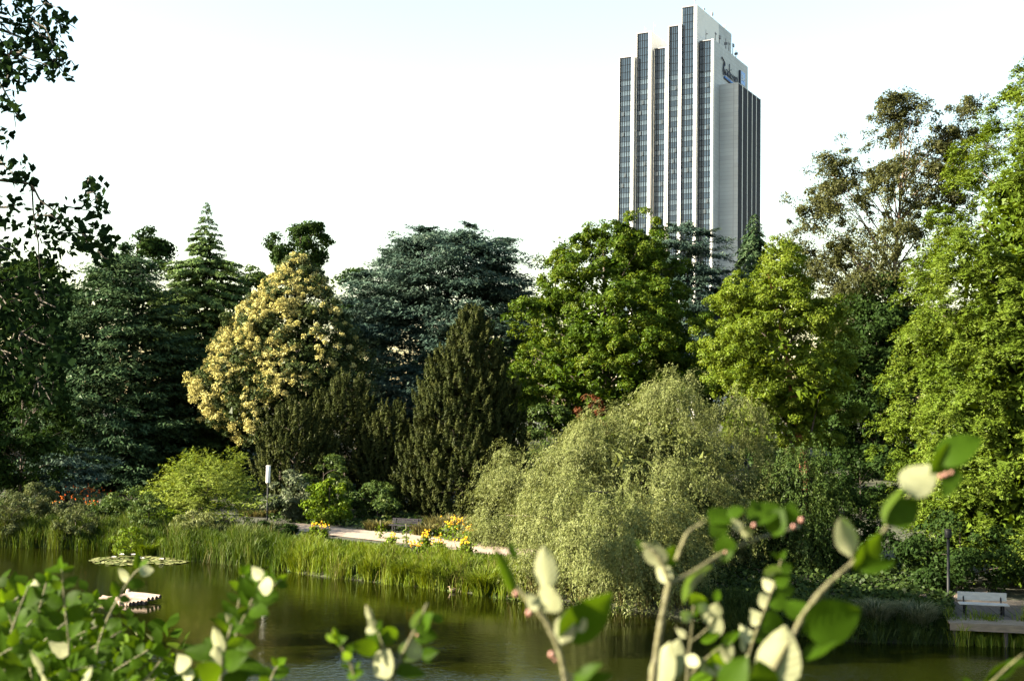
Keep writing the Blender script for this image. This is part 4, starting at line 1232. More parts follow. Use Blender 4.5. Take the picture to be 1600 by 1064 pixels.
# ------------------------------------------------------------------ log raft
def raft():
    c = G(203, 937, .1)
    root = empty('log_raft', (c[0], c[1], 0), 'pale floating log raft with dark log ends on the pond', 'raft')
    def log(p0, p1, r_):
        b = MB()
        p0, p1 = np.array(p0), np.array(p1)
        u = np.linspace(0, 1, 5)[:, None]
        pts = p0 + (p1 - p0) * u + np.random.default_rng(int(abs(p0[1] * 997 + p1[0] * 31)) ).normal(size=(5, 3)) * .012
        b.tube(pts, [r_ * .97, r_, r_ * 1.02, r_, r_ * .95], 9, cap=False)
        k0 = len(b.f)
        ax = (p1 - p0) / np.linalg.norm(p1 - p0)
        nv = 9
        b.f.append(tuple(range(nv))[::-1]); b.f.append(tuple(4 * nv + k for k in range(nv)))
        me = b.mesh('log', [M['log'], M['logend']], smooth=False)
        me.polygons.foreach_set('material_index', np.array([0] * k0 + [1, 1], dtype=np.int32))
        link('log', me, root)
    # lower deck: logs pointing away to the upper left, ends towards the right front
    e0, e1 = G(202, 943, .08), G(228, 941, .08)
    for i in range(5):
        q = e0 + (e1 - e0) * i / 4
        log(q, q + np.array([-1.25 + .05 * (i % 2), .55, .02]), .095)
    f0, f1 = G(233, 938, .16), G(249, 934.5, .16)
    for i in range(4):
        q = f0 + (f1 - f0) * i / 3 + np.array([0, .05 * i, .04])
        log(q, q + np.array([-1.35 - .06 * (i % 2), .62, .03]), .09)
    a0, a1 = G(156, 936, .10), G(200, 944, .05)
    log(a0, a1, .12)
    a0, a1 = G(160, 933, .16), G(190, 936, .14)
    log(a0, a1, .09)
    a0, a1 = G(196, 924, .2), G(199, 929, .2)
    log(a0 + np.array([0, .3, 0]), a1, .09)
    b = MB(); q = G(187, 946, .0)
    b.tube([(q[0], q[1], -.4), (q[0], q[1], .16)], [.05, .05], 7)
    b.build('mooring_stake', M['log'], root)
raft()

# ------------------------------------------------------------------ ducks
def duck(px, py, lab, rz, s_=1.0):
    g = G(px, py, .02)
    e = empty('duck', (g[0], g[1], 0), lab, 'duck', 'ducks by the reeds', rz=rz)
    v, f, k = [], [], 10
    rings = [(-.20, .155, .008, .008), (-.16, .12, .045, .04), (-.08, .09, .085, .075), (.02, .08, .095, .085), (.10, .09, .075, .075), (.14, .13, .045, .05),
             (.155, .18, .036, .036), (.165, .215, .042, .042), (.185, .235, .038, .036), (.215, .232, .018, .014), (.25, .226, .014, .006), (.262, .225, .006, .004)]
    for x, z, ry, rz_ in rings:
        for j in range(k):
            a = 6.283 * j / k
            tl = .0 if x < .12 or x > .2 else rz_ * math.sin(a) * .5
            v.append((x * s_ - tl, ry * math.cos(a) * s_, (z + rz_ * math.sin(a)) * s_))
    for i in range(len(rings) - 1):
        for j in range(k):
            f.append((i * k + j, i * k + (j + 1) % k, (i + 1) * k + (j + 1) % k, (i + 1) * k + j))
    f.append(tuple(range(k))[::-1]); f.append(tuple((len(rings) - 1) * k + j for j in range(k)))
    me = bpy.data.meshes.new('body'); me.from_pydata(v, [], f)
    for mm in (M['duckbody'], M['duckhead'], M['bill']): me.materials.append(mm)
    me.polygons.foreach_set('material_index', np.array([0 if i // k < 5 else (1 if i // k < 9 else 2) for i in range(len(f) - 2)] + [0, 2], dtype=np.int32))
    me.polygons.foreach_set('use_smooth', np.ones(len(f), dtype=bool)); me.update()
    o = bpy.data.objects.new('body', me); COL.objects.link(o); o.parent = e
duck(708, 923.5, 'small duck resting on the water under the overhanging tussock', R(200))
duck(715, 922, 'second small duck just right of the first by the tussock', R(-20), .9)

# ------------------------------------------------------------------ lamps
def lamp(px, top, bot, lab, lit_head_px=27, zz=.72, head='lamp_white'):
    g = G(px, bot, zz); zt = W(px, top, g[1])[2]
    root = empty('street_lamp', (g[0], g[1], zz - .05), lab, 'street lamp', 'park lamps by the pond')
    hh = lit_head_px * g[1] / F_PX
    b = MB(); b.lathe((g[0], g[1], zz - .1), [(.10, 0), (.10, .35), (.062, .40), (.055, zt - hh - zz + .1)], 12); b.build('pole', M['lamp_black'], root, smooth=True)
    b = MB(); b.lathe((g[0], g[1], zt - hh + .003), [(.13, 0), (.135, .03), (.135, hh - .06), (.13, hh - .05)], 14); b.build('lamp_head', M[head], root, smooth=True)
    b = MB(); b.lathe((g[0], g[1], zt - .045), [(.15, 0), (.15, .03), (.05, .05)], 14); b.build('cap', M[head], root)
lamp(417, 727, 818, 'slim black park lamp with white cylinder head by the path')
lamp(1482, 826, 938, 'dark park lamp with shade-darkened head half hidden under the bright conifer by the deck', 14, head='lamp_black')  # black on this head stands for the shade it is in

# ------------------------------------------------------------------ benches, deck
def bench(root, O, ux, uy, L, slat, legm, back_slats=3, seat_slats=3, sh=.45, bh=.82):
    """O: front left foot; ux along the bench; uy backwards"""
    O, ux, uy = np.asarray(O, float), np.asarray(ux, float), np.asarray(uy, float)
    zd = np.array([0, 0, 1.0])
    sw = .46 / seat_slats
    for i in range(seat_slats):
        b = MB(); b.frame_box(O + uy * (i * sw) + zd * (sh - .045), ux * L, uy * (sw - .02), zd * .045); b.build('seat_slat', slat, root)
    bw = (bh - sh - .06) / back_slats
    for i in range(back_slats):
        b = MB(); lean = .05 + .12 * i / max(1, back_slats)
        b.frame_box(O + uy * (.47 + lean) + zd * (sh + .06 + i * bw), ux * L, uy * .035, zd * (bw - .02)); b.build('back_slat', slat, root)
    for s in (.12, .88):
        b = MB(); q = O + ux * (L * s - .03)
        b.frame_box(q + uy * .02, ux * .06, uy * .06, zd * (sh - .05)); b.frame_box(q + uy * .40, ux * .06, uy * .06, zd * (sh - .05))
        b.tube([q + ux * .03 + uy * .44 + zd * (sh - .06), q + ux * .03 + uy * .60 + zd * (bh - .04)], .028, 6)
        b.frame_box(q + uy * .082 + zd * .1, ux * .055, uy * .316, zd * .05)
        b.build('leg_frame', legm, root)
g0, g1 = G(606, 831.5, .74), G(648, 833.5, .74)
ux = unit((g1 - g0)[None])[0]; ux[2] = 0
uy = np.array([-ux[1], ux[0], 0])
root = empty('park_bench', g0, 'dark slatted bench beside the gravel path', 'bench', 'park benches')
bench(root, g0 + uy * .1, ux, uy, 1.85, M['benchdark'], M['benchdark'])

def deck():
    zdk = .78
    zd = np.array([0, 0, 1.0])
    fl, fr = G(1484, 972, zdk), G(1640, 979, zdk)
    ux = unit((fr - fl)[None])[0]; uy = np.array([-ux[1], ux[0], 0])
    Lx = 7.5; Ly = 5.2
    root = empty('timber_deck', fl, 'timber deck platform over the water at the right edge', 'deck')
    # front walkway boards (pale, worn)
    for i in range(4):
        b = MB(); b.frame_box(fl + uy * (i * .30) - zd * .06, ux * Lx, uy * .285, zd * (.06 + .002 * i)); b.build('front_plank', M['deckedge'], root)
    b = MB(); b.frame_box(fl - uy * .045 - zd * .26, ux * Lx, uy * .04, zd * .235); b.build('fascia', M['deckedge'], root)
    # planks running back
    n = int(Lx / .30)
    rng = np.random.default_rng(3)
    me = None
    for i in range(n):
        b = MB(); b.frame_box(fl + ux * (i * .30) + uy * 1.22 - zd * (.07 + rng.random() * .012), ux * .27, uy * Ly, zd * .06); b.build('plank', M['deckwood'], root)
    b = MB()
    for i in range(5):
        b = MB(); q = fl + ux * (.2 + i * 1.7) + uy * .12
        b.tube([q - zd * 1.6, q - zd * .07], .08, 8); b.build('post', M['deckwood'], root)
    return fl, ux, uy, zdk
fl, ux, uy, zdk = deck()
b0 = G(1500, 960, zdk); b1 = G(1579, 964.5, zdk)
Lb = float(np.linalg.norm(b1 - b0))
root = empty('park_bench', b0, 'pale slatted bench on the timber deck', 'bench', 'park benches')
bench(root, np.array([b0[0], b0[1], zdk]), ux, uy, Lb, M['benchslat'], M['lamp_black'], back_slats=1, seat_slats=2, sh=.42, bh=.80)
# paved landing behind the deck
q0, q1, q2, q3 = G(1440, 930, .8), G(1552, 932, .8), G(1545, 919, .8), G(1430, 917, .8)
mb = MB(); mb.add([(q[0], q[1], .80) for q in (q0, q1, q2, q3)] + [(q[0], q[1], .6) for q in (q0, q1, q2, q3)], [(0, 1, 2, 3), (0, 4, 5, 1), (1, 5, 6, 2), (2, 6, 7, 3), (3, 7, 4, 0)])
tag(mb.build('pavement', M['path']), kind='structure')
# low pale wall on the upper slope below the chestnut
q0, q1 = W(321, 681, 128), W(354, 682, 128)
mb = MB(); mb.frame_box((q0[0], q0[1], tz(q0[0], q0[1]) - .1), (q1[0] - q0[0], 0, 0), (0, .4, 0), (0, 0, .6))
tag(mb.build('garden_wall', M['wallstone']), 'low pale wall in the shade left of the chestnut foot', 'wall')

# ------------------------------------------------------------------ overhanging tree at the upper left
def overhang():
    rng = np.random.default_rng(77)
    D = 12.0
    gx_, gy_ = -8.6, 12.0
    root = empty('overhanging_tree', (gx_, gy_, tz(gx_, gy_)), 'dark leaved tree overhanging the left edge in front', 'tree')
    zb = tz(gx_, gy_)
    blobs = [(20, 40, 55, 45, 150), (70, 45, 45, 40, 110), (50, 95, 55, 35, 150), (95, 110, 24, 26, 46), (15, 110, 30, 40, 80), (100, 40, 22, 20, 26), (-40, 60, 60, 90, 200),
             (12, 165, 26, 16, 30), (30, 178, 12, 10, 10), (8, 215, 18, 16, 20), (20, 262, 32, 22, 46), (40, 285, 22, 14, 30),
             (30, 340, 50, 40, 70), (80, 350, 35, 32, 64), (120, 335, 30, 30, 34), (145, 310, 14, 20, 30), (150, 290, 20, 14, 24), (158, 330, 16, 14, 22), (110, 375, 40, 24, 74),
             (150, 375, 34, 26, 120), (20, 395, 35, 22, 50), (70, 400, 26, 18, 30), (165, 400, 20, 18, 50),
             (20, 470, 45, 45, 380), (75, 470, 36, 40, 260), (60, 540, 45, 50, 330), (95, 540, 28, 40, 130), (10, 560, 40, 50, 280), (75, 605, 30, 36, 110), (-60, 300, 60, 200, 300), (-60, 560, 60, 120, 260)]
    P_, N_ = [], []
    tw = MB()
    for (x, y, rx, ry, n) in blobs:
        a = rng.random(n) * 6.283; q = np.sqrt(rng.random(n))
        dep = D + rng.normal(size=n) * .7
        pts = np.array([W(x + rx * q[i] * math.cos(a[i]), y + ry * q[i] * math.sin(a[i]), dep[i]) for i in range(n)])
        P_.append(pts)
        for k in range(max(1, n // 22)):
            s0 = W(x - rx * .6, y - ry * .4, D); s1 = pts[rng.integers(n)]
            tw.tube([s0, (s0 + s1) / 2 + rng.normal(size=3) * .04, s1], [.010, .007, .003], 4)
    p = np.concatenate(P_); n = len(p)
    nrm = unit(rng.normal(size=(n, 3)) + np.array([0, -.2, .5]))
    dirs = rng.normal(size=(n, 3)) * .6 + np.array([.1, 0, -.8])
    sz = rng.uniform(.7, 1.35, n)
    # big shading crown out of the frame on the left
    pos, out = sample_clumps(rng, 260, gx_ - 1.2, gy_ - .5, 5.0, 17.0, 3.9, 4.5, P_DOME, (.4, 1), .2)
    i = np.repeat(np.arange(len(pos)), 70)
    pp = pos[i] + rng.normal(size=(len(i), 3)) * .42
    pp = pp[pp[:, 0] < -.45 * pp[:, 1]]
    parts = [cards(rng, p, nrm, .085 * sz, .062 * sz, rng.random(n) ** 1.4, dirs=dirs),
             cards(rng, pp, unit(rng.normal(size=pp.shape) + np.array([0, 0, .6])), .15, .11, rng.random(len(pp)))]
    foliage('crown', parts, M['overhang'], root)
    # named twigs that show against the sky
    for line, r0 in [([(-60, 250), (0, 282), (50, 288), (62, 312), (85, 330), (110, 350), (150, 378)], .018), ([(50, 288), (52, 330), (60, 380), (62, 430), (70, 470)], .010),
                     ([(-60, 30), (10, 50), (60, 70), (105, 120)], .02), ([(-60, 110), (0, 130), (20, 165), (25, 200)], .014), ([(-70, 440), (0, 460), (60, 490), (90, 560), (80, 620)], .02)]:
        pts = np.array([W(a, b_, D) for a, b_ in line])
        tw.tube(pts, np.linspace(r0, .004, len(pts)), 5)
    tag(tw.build('twigs', M['twig_dark'], root), kind='stuff')
    t = MB(); t.tube([(gx_, gy_, zb - .3), (gx_ - .1, gy_, zb + 3), (gx_ + .1, gy_, 10), (gx_, gy_, 15)], [.34, .27, .2, .06], 10); t.build('trunk', M['bark'], root, smooth=True)
    t = MB()
    for line in [[(-60, 250)], [(-60, 30)], [(-60, 110)], [(-70, 440)]]:
        e_ = W(*line[0], D); z_ = max(zb + 2, e_[2] - 1.2)
        t.tube([(gx_, gy_, z_), (np.array((gx_, gy_, z_)) + e_) / 2 + np.array([0, 0, .3]), e_], [.09, .05, .02], 6)
    tag(t.build('branches', M['bark'], root), kind='stuff')
overhang()

# ------------------------------------------------------------------ foreground shrubs (snowberry), leaf by leaf
def leaf_mesh(name, mat, asp, curl=.12, fold=.18, n=7, point=.75):
    """leaf blade of length 1 along x, midrib on y = 0, upper side +z"""
    v, f = [], []
    xs_ = np.linspace(0, 1, n)
    for i, x in enumerate(xs_):
        wv = asp * .5 * (math.sin(math.pi * x ** point)) ** .75 if 0 < x < 1 else .012
        zc = -curl * (x - .5) ** 2 * 2 + curl * .3
        wob = .02 * math.sin(9 * x)
        for s, q in ((-1, 1), (-.5, .55), (0, 0), (.5, .55), (1, 1)):
            v.append((x, s * wv, zc + fold * wv * abs(s) ** 1.3 + wob * abs(s)))
    for i in range(n - 1):
        for k in range(4):
            f.append((i * 5 + k, (i + 1) * 5 + k, (i + 1) * 5 + k + 1, i * 5 + k + 1))
    me = bpy.data.meshes.new(name); me.from_pydata(v, [], f); me.materials.append(mat)
    me.polygons.foreach_set('use_smooth', np.ones(len(f), dtype=bool)); me.update()
    return me
LEAF = [leaf_mesh('leaf', M['fgleaf'], .62), leaf_mesh('leaf', M['fgleaf'], .72, .2, .1), leaf_mesh('leaf', M['fgleaf'], .52, .06, .3)]
YOUNG = [leaf_mesh('leaf', M['fgyoung'], .6), leaf_mesh('leaf', M['fgyoung'], .5, .2, .25)]
b = MB(); b.lathe((0, 0, 0), [(.1, -.5), (.38, -.4), (.5, -.05), (.42, .3), (.2, .48), (.05, .5)], 9); BERRY = b.mesh('berry', M['berry'], smooth=True)
to_sun_np = np.array(to_sun)

def put_leaf(parent, base, axis, nrm, length, width_scale, me):
    x = unit(np.asarray(axis)[None])[0]
    z = nrm - x * (nrm @ x); z = z / (np.linalg.norm(z) + 1e-9)
    y = np.cross(z, x)
    mw = Matrix.Identity(4)
    for i in range(3):
        mw[i][0], mw[i][1], mw[i][2], mw[i][3] = x[i] * length, y[i] * length * width_scale, z[i] * length, base[i]
    o = bpy.data.objects.new('leaf', me)
    COL.objects.link(o)
    o.parent = parent
    o.matrix_parent_inverse = parent.matrix_basis.inverted()
    o.matrix_basis = mw
    return o

def put_berry(parent, p, r_):
    o = bpy.data.objects.new('berry', BERRY); COL.objects.link(o); o.parent = parent
    o.matrix_parent_inverse = parent.matrix_basis.inverted()
    o.location = tuple(p); o.scale = (2 * r_, 2 * r_, 2 * r_)

def stem(parent, pts_px, D, r_px, mat='twig', dd=0.0):
    """a woody stem through photograph points; D per point may vary"""
    k = len(pts_px)
    pts = np.array([W(x, y, D + dd * i / max(1, k - 1)) for i, (x, y) in enumerate(pts_px)])
    if k > 2:
        u = np.linspace(0, k - 1, k * 3)
        sm = np.stack([np.interp(u, np.arange(k), pts[:, j]) for j in range(3)], 1)
        sm[1:-1] = (sm[:-2] + sm[1:-1] * 2 + sm[2:]) / 4
        pts = sm
    rr = np.linspace(1, .6, len(pts)) * r_px * .7 * D / F_PX
    rng_ = np.random.default_rng(int(abs(pts_px[0][0] * 7 + pts_px[0][1])))
    rr = rr * (1 + .12 * rng_.normal(size=len(pts)))
    b = MB(); b.tube(pts, rr, 7)
    return b.build('stem', M[mat], parent, smooth=True)

toc = np.array([0, -1.0, 0.15])          # towards the viewer
def px_leaf(parent, x, y, lpx, wpx, ang, kind, D, rng, young=False):
    """leaf centred on a photograph point, ang = image direction base -> tip, anticlockwise from the right"""
    a = R(ang)
    dx, dy = math.cos(a), -math.sin(a)
    p0, p1 = W(x - dx * lpx / 2, y - dy * lpx / 2, D), W(x + dx * lpx / 2, y + dy * lpx / 2, D + rng.normal() * .008)
    ax = p1 - p0
    L = float(np.linalg.norm(ax))
    if kind == 'pale':      # downy underside towards viewer and sun
        nrm = -(unit((toc + .5 * to_sun_np)[None])[0] + rng.normal(size=3) * .12)
    elif kind == 'green':   # glossy side towards the viewer
        nrm = unit((toc + np.array([-.1, 0, .35]))[None])[0] + rng.normal(size=3) * .3
    elif kind == 'back':    # lit from behind, seen from below
        nrm = -(unit((toc + np.array([1.0, .2, -.5]))[None])[0]) + rng.normal(size=3) * .15
    else:                   # upper side turned away from the sun
        nrm = unit((toc + np.array([.5, .05, -.05]))[None])[0] + rng.normal(size=3) * .15
    me = (YOUNG if young else LEAF)[int(rng.integers(2))]
    asp = .62
    put_leaf(parent, p0, ax, nrm, L, (wpx / max(lpx, 1)) / asp, me)

def fg_right():
    rng = np.random.default_rng(11)
    root = empty('snowberry_shrub', (.32, 1.0, 6.38), 'out of focus shrub with large pale leaves at the lower right', 'shrub', 'foreground shrubs')
    D = .80
    # sprig A
    stem(root, [(905, 1180), (884, 1062), (872, 1010), (850, 965), (822, 935), (800, 905), (785, 880)], D, 7, dd=.02)
    for s in [(787, 893, 84, 24, 112, 'green'), (851, 887, 72, 38, 92, 'pale'), (858, 935, 40, 28, 70, 'pale'), (882, 978, 56, 36, 80, 'pale'), (915, 962, 110, 74, 40, 'dark'),
              (908, 975, 24, 16, 40, 'pale'), (918, 1052, 56, 20, 35, 'green'), (935, 1060, 50, 20, 15, 'green'), (832, 940, 30, 18, 120, 'pale'), (800, 860, 30, 14, 110, 'green')]:
        px_leaf(root, *s, D, rng)
    for x, y, r_ in [(862, 1022, 9), (827, 957, 9), (806, 927, 8), (868, 1030, 6)]:
        put_berry(root, W(x, y, D - .004), r_ * .55 * D / F_PX)
    # sprig B
    D = .86
    stem(root, [(1005, 1190), (1020, 1064), (1030, 990), (1042, 925), (1046, 908)], D, 10)
    stem(root, [(1046, 908), (1038, 888), (1025, 862), (1003, 850)], D, 6)
    stem(root, [(1046, 912), (1085, 893), (1130, 862), (1180, 842), (1225, 830), (1250, 822)], D, 5, dd=.05)
    stem(root, [(1056, 875), (1066, 850), (1074, 830), (1100, 815)], D, 5)
    for s in [(1022, 866, 44, 36, 115, 'pale'), (1036, 890, 46, 20, 110, 'pale'), (1006, 855, 36, 12, 140, 'green'), (1046, 868, 36, 30, 60, 'dark'), (1082, 915, 62, 46, 240, 'back'),
              (1092, 900, 52, 28, 40, 'back'), (1035, 1040, 80, 44, 72, 'pale'), (1050, 1030, 70, 36, 70, 'pale'), (1195, 802, 52, 40, 40, 'green'), (1215, 815, 48, 36, 70, 'green'),
              (1130, 808, 44, 28, 20, 'green'), (1122, 825, 34, 28, 120, 'green'), (1150, 800, 30, 22, 20, 'green'), (1133, 850, 34, 30, 100, 'green'), (1135, 866, 28, 26, 250, 'green'),
              (1150, 818, 26, 15, 110, 'pale'), (1160, 828, 24, 14, 290, 'pale'), (1235, 800, 34, 24, 90, 'green'), (1180, 790, 26, 14, 150, 'green')]:
        px_leaf(root, *s, D + .02, rng)
    for x, y, r_ in [(1252, 812, 7), (1240, 822, 6), (1178, 820, 6), (1134, 862, 4)]:
        put_berry(root, W(x, y, D), r_ * .58 * D / F_PX)
    # sprig C, the long one that points up
    D = .78
    stem(root, [(1150, 1190), (1205, 1050), (1240, 990), (1258, 955), (1290, 915), (1325, 885)], D, 9)
    stem(root, [(1325, 886), (1352, 860), (1385, 825), (1412, 785), (1430, 765), (1455, 735)], D, 5, dd=.02)
    for s in [(1322, 838, 66, 32, 105, 'pale'), (1356, 862, 74, 46, 55, 'dark'), (1370, 882, 62, 26, 10, 'dark'), (1300, 968, 98, 80, 20, 'dark'), (1216, 1028, 104, 74, 78, 'pale'),
              (1282, 1016, 62, 38, 25, 'green'), (1246, 955, 52, 42, 140, 'dark'), (1410, 800, 62, 46, 40, 'green'), (1396, 790, 66, 44, 60, 'back'), (1437, 747, 68, 44, 35, 'pale'),
              (1498, 703, 84, 44, 28, 'green'), (1470, 715, 60, 34, 60, 'dark'), (1484, 752, 56, 24, 250, 'green'), (1150, 1055, 70, 50, 60, 'green'), (1190, 1060, 60, 40, 100, 'green')]:
        px_leaf(root, *s, D, rng)
    for x, y, r_ in [(1470, 744, 6), (1478, 741, 6), (1487, 738, 5)]:
        put_berry(root, W(x, y, D - .004), r_ * .62 * D / F_PX)
    # sprig D, slim with small pale leaves
    D = .95
    stem(root, [(1160, 1130), (1165, 1040), (1180, 990), (1200, 940), (1212, 905), (1222, 870)], D, 3.2)
    for s in [(1207, 893, 22, 15, 120, 'pale'), (1200, 913, 26, 18, 130, 'pale'), (1194, 938, 28, 18, 110, 'pale'), (1181, 965, 32, 24, 120, 'pale'), (1165, 990, 34, 18, 120, 'pale'),
              (1226, 888, 26, 20, 30, 'green'), (1222, 905, 28, 20, 20, 'green'), (1226, 922, 32, 24, 10, 'green'), (1217, 942, 34, 24, 350, 'green'), (1206, 972, 40, 30, 345, 'dark'),
              (1212, 868, 18, 9, 150, 'green'), (1224, 866, 18, 9, 60, 'green'), (1196, 1000, 44, 34, 350, 'green')]:
        px_leaf(root, *s, D, rng)
    # sprig E, branching fine stems with pale oval leaves
    stem(root, [(1070, 1140), (1074, 1040), (1080, 990), (1084, 945)], D, 3)
    stem(root, [(1080, 1000), (1062, 986), (1056, 978)], D, 2)
    stem(root, [(1080, 1002), (1104, 984), (1118, 960), (1122, 940)], D, 2.2)
    stem(root, [(1074, 1060), (1100, 1030), (1130, 1008), (1145, 985)], D, 2.5)
    for s in [(1072, 962, 20, 13, 150, 'pale'), (1098, 950, 20, 13, 160, 'pale'), (1118, 953, 24, 14, 70, 'pale'), (1104, 964, 24, 14, 140, 'pale'), (1064, 988, 22, 11, 140, 'pale'),
              (1119, 978, 34, 22, 65, 'pale'), (1132, 1022, 34, 12, 110, 'pale'), (1141, 1016, 28, 10, 85, 'pale'), (1120, 1046, 32, 18, 0, 'pale'), (1082, 1032, 26, 14, 330, 'pale'),
              (1098, 1040, 30, 12, 300, 'pale'), (1110, 995, 34, 16, 25, 'green'), (1142, 995, 36, 16, 35, 'green'), (1092, 940, 26, 16, 20, 'green'), (1120, 930, 20, 12, 80, 'green'),
              (1126, 1030, 44, 30, 20, 'green'), (1100, 1060, 50, 30, 30, 'green'), (1084, 958, 22, 14, 40, 'green'), (1160, 1005, 26, 10, 100, 'pale'), (1164, 1030, 22, 10, 60, 'pale')]:
        px_leaf(root, *s, D, rng, young=s[-1] == 'green')
    # corner sprig
    stem(root, [(1500, 1150), (1535, 1080), (1570, 1045), (1600, 1020)], D, 3)
    for s in [(1566, 1048, 60, 18, 32, 'green'), (1545, 1062, 44, 18, 60, 'green'), (1590, 1036, 40, 16, 10, 'green'), (1520, 1075, 44, 20, 130, 'green')]:
        px_leaf(root, *s, D, rng)
fg_right()

def fg_middle():
    rng = np.random.default_rng(12)
    root = empty('snowberry_shrub', (-.12, 1.15, 6.38), 'out of focus twigs with one broad white leaf at the bottom middle', 'shrub', 'foreground shrubs')
    D = 1.0
    stem(root, [(560, 1160), (556, 1064), (546, 1030), (530, 1005), (520, 985)], D, 3.5)
    for s in [(524, 992, 26, 16, 100, 'green'), (516, 995, 14, 10, 180, 'pale'), (546, 1015, 24, 18, 70, 'green'), (542, 1025, 18, 12, 130, 'pale'), (556, 1052, 30, 18, 20, 'green'),
              (540, 1040, 16, 10, 160, 'green'), (534, 1000, 20, 14, 30, 'green'), (560, 1038, 14, 8, 60, 'green')]:
        px_leaf(root, *s, D, rng, young=True)
    stem(root, [(612, 1130), (604, 1030), (594, 995), (584, 970), (572, 945)], D, 3)
    for s in [(576, 958, 26, 12, 110, 'pale'), (581, 973, 20, 14, 100, 'pale'), (580, 982, 20, 14, 60, 'pale'), (591, 976, 18, 12, 60, 'green'), (586, 996, 32, 20, 150, 'dark'), (608, 992, 32, 18, 20, 'dark'),
              (598, 1035, 46, 42, 60, 'pale'), (570, 1010, 44, 22, 170, 'dark')]:
        px_leaf(root, *s, D, rng)
    stem(root, [(606, 1130), (612, 1064), (622, 1035), (640, 1000), (655, 970), (668, 942)], D, 4)
    for s in [(652, 968, 36, 18, 70, 'back'), (668, 970, 30, 20, 60, 'green'), (684, 966, 18, 16, 20, 'green'), (664, 990, 40, 26, 350, 'green'), (644, 1018, 44, 34, 340, 'back'), (672, 1020, 26, 14, 10, 'green'),
              (668, 1028, 20, 12, 310, 'green'), (640, 1050, 54, 26, 350, 'green'), (655, 985, 20, 12, 120, 'pale'), (630, 1020, 20, 14, 100, 'green')]:
        px_leaf(root, *s, D, rng)
    for x, y, r_ in [(652, 992, 4), (667, 982, 4)]:
        put_berry(root, W(x, y, D - .004), r_ * .55 * D / F_PX)
fg_middle()

def leaf_heap(parent, rng, n, x0, x1, y0, y1, d0, d1, lpx):
    """the small inner leaves of a shrub, too many to pick apart"""
    vs, fs = [], []
    base = LEAF[0]
    co = np.array([v.co for v in base.vertices]); fc = np.array([p.vertices[:] for p in base.polygons])
    co = co.reshape(7, 5, 3)[[0, 2, 3, 4, 6]][:, [0, 2, 4]].reshape(-1, 3)
    fc = np.array([(i * 3 + k, (i + 1) * 3 + k, (i + 1) * 3 + k + 1, i * 3 + k + 1) for i in range(4) for k in range(2)])
    for i in range(n):
        D = rng.uniform(d0, d1)
        x = rng.uniform(x0, x1); y = y0 + (y1 - y0) * max(rng.random(), rng.random() * (x - x0) / (x1 - x0) * 1.4)
        p = W(x, y, D); L = lpx * rng.uniform(.6, 1.2) * D / F_PX
        ax = unit((rng.normal(size=3) + np.array([0, 0, .4]))[None])[0]
        nr = unit((toc * .8 + np.array([-.2, 0, .5]) + rng.normal(size=3) * .55)[None])[0]
        z = unit((nr - ax * (nr @ ax))[None])[0]; yv = np.cross(z, ax)
        fs.append(fc + len(vs) * len(co))
        vs.append(p + L * (co[:, :1] * ax + co[:, 1:2] * yv + co[:, 2:] * z))
    me = np_mesh('leaves', np.concatenate(vs), np.concatenate(fs), M['fgleaf'], smooth=True)
    tag(link('leaves', me, parent), kind='stuff')

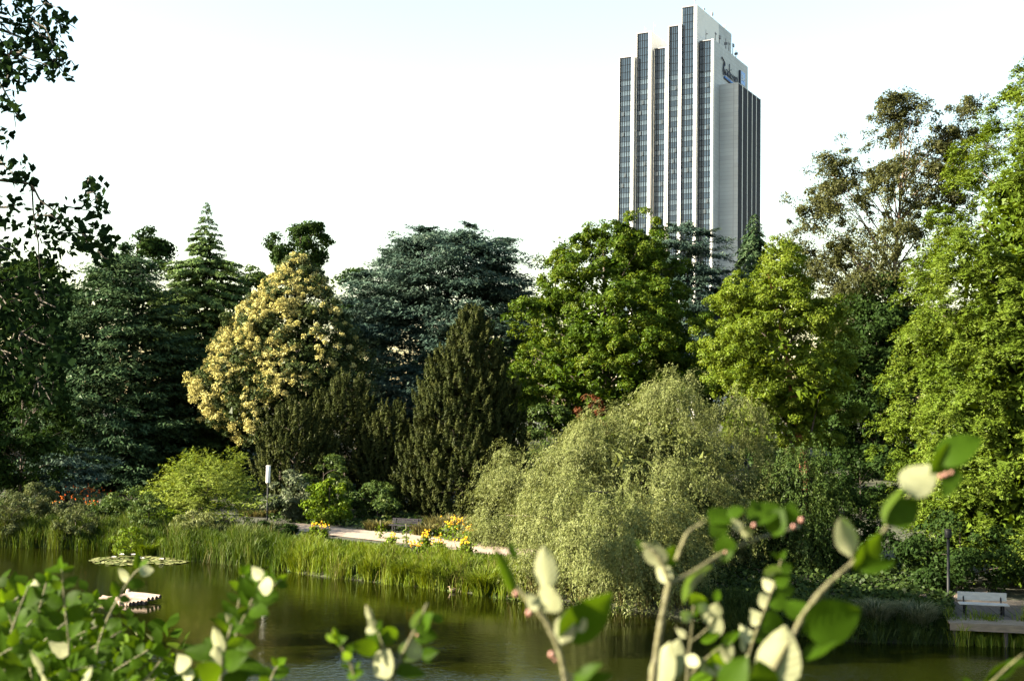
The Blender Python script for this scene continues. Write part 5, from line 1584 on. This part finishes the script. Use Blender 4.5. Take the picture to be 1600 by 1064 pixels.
def fg_left():
    rng = np.random.default_rng(13)
    root = empty('snowberry_shrub', (-.62, 1.6, 6.38), 'out of focus mass of small green leaves at the lower left', 'shrub', 'foreground shrubs')
    count = [0]
    def leafy(line, D, lpx, npairs, mat='twig', r_=2.6, pale=.05, start=.15):
        npairs = int(npairs * 1.45)
        stem(root, line, D, r_, mat)
        pts = np.array(line, float)
        seg = np.linalg.norm(np.diff(pts, axis=0), axis=1); cum = np.concatenate([[0], np.cumsum(seg)])
        for j in range(npairs):
            s = cum[-1] * (start + (1 - start) * (j + .5) / npairs)
            x, y = np.interp(s, cum, pts[:, 0]), np.interp(s, cum, pts[:, 1])
            i = min(np.searchsorted(cum, s) - 1, len(seg) - 1)
            d = pts[i + 1] - pts[i]; ang = math.degrees(math.atan2(-d[1], d[0]))
            for side in (-1, 1):
                l = lpx * rng.uniform(.7, 1.2) * (1 - .4 * j / npairs)
                a = ang + side * rng.uniform(40, 75)
                kd = 'pale' if rng.random() < pale else ('green' if rng.random() < .72 else 'dark')
                dx, dy = math.cos(R(a)), -math.sin(R(a))
                px_leaf(root, x + dx * l * .55, y + dy * l * .55, l, l * rng.uniform(.5, .72), a, kd, D + rng.normal() * .02, rng)
                count[0] += 1
        px_leaf(root, pts[-1][0], pts[-1][1], lpx * .6, lpx * .36, ang, 'green', D, rng, young=True); count[0] += 1
    # tall sprigs at the left
    leafy([(110, 1180), (108, 1000), (100, 940), (96, 880)], 1.45, 42, 6, start=.3)
    leafy([(0, 1150), (10, 1010), (30, 950), (45, 915)], 1.45, 40, 4, start=.3)
    leafy([(140, 1160), (150, 1010), (175, 950), (205, 900), (225, 882)], 1.5, 36, 6, start=.3)
    leafy([(60, 1170), (50, 1040), (20, 980), (5, 930)], 1.5, 40, 6, start=.2)
    leafy([(-30, 1100), (30, 1040), (80, 990), (130, 950)], 1.6, 38, 7)
    leafy([(0, 1160), (60, 1080), (130, 1020), (190, 985)], 1.6, 36, 8)
    leafy([(60, 1160), (130, 1080), (190, 1040), (240, 1010)], 1.6, 34, 8)
    leafy([(-30, 1060), (20, 1000), (60, 960), (75, 900)], 1.65, 38, 6)
    leafy([(100, 1180), (170, 1110), (230, 1060), (260, 1020)], 1.5, 34, 6)
    leafy([(-40, 1150), (20, 1100), (90, 1050), (150, 1040)], 1.4, 38, 8)
    leafy([(20, 1180), (90, 1120), (150, 1080), (210, 1060)], 1.4, 38, 7)
    leafy([(-60, 1080), (-10, 1030), (20, 1010), (60, 1020)], 1.4, 40, 5)
    leafy([(0, 1180), (40, 1100), (100, 1000), (160, 975)], 1.7, 34, 8)
    leafy([(-20, 1190), (30, 1120), (70, 1080), (110, 1062)], 1.5, 38, 5)
    leafy([(150, 1190), (200, 1130), (225, 1090), (250, 1045)], 1.6, 34, 5)
    leafy([(-40, 1000), (0, 960), (30, 930), (55, 925)], 1.75, 36, 4)
    leafy([(70, 1080), (110, 1020), (140, 980), (150, 930)], 1.8, 34, 4)
    leaf_heap(root, rng, 240, -20, 300, 930, 1090, 1.75, 2.2, 34)
    leaf_heap(root, rng, 70, -20, 150, 900, 1000, 1.75, 2.1, 32)
    # sprig with white leaves
    leafy([(330, 1160), (345, 1060), (352, 1010), (362, 975)], 1.15, 46, 3, r_=4, pale=0, start=.45)
    for s in [(338, 1000, 44, 26, 100, 'pale'), (334, 1030, 48, 26, 80, 'pale'), (326, 1048, 40, 20, 120, 'pale'), (340, 1052, 40, 22, 75, 'pale'), (284, 1035, 28, 18, 110, 'pale'), (292, 1052, 26, 16, 120, 'pale'), (372, 1035, 60, 26, 350, 'dark'),
              (390, 1045, 66, 30, 345, 'green'), (312, 1020, 50, 26, 170, 'green'), (135, 1055, 34, 14, 60, 'pale'), (55, 1035, 42, 18, 115, 'pale'), (62, 1055, 30, 18, 290, 'pale')]:
        px_leaf(root, *s, 1.15, rng); count[0] += 1
    # sprig reaching to the right
    leafy([(350, 1120), (360, 1010), (385, 955), (415, 925), (440, 905)], 1.25, 38, 6, start=.35, pale=.05)
    leafy([(385, 955), (400, 925), (412, 900)], 1.25, 34, 3, pale=.3, r_=2)
    leafy([(400, 1160), (415, 1080), (430, 1045), (440, 1035)], 1.3, 34, 4, start=.3)
    leafy([(360, 1010), (372, 950), (378, 905), (385, 890)], 1.3, 34, 4, r_=2)
fg_left()
print("foliage triangles:", NTRI[0])
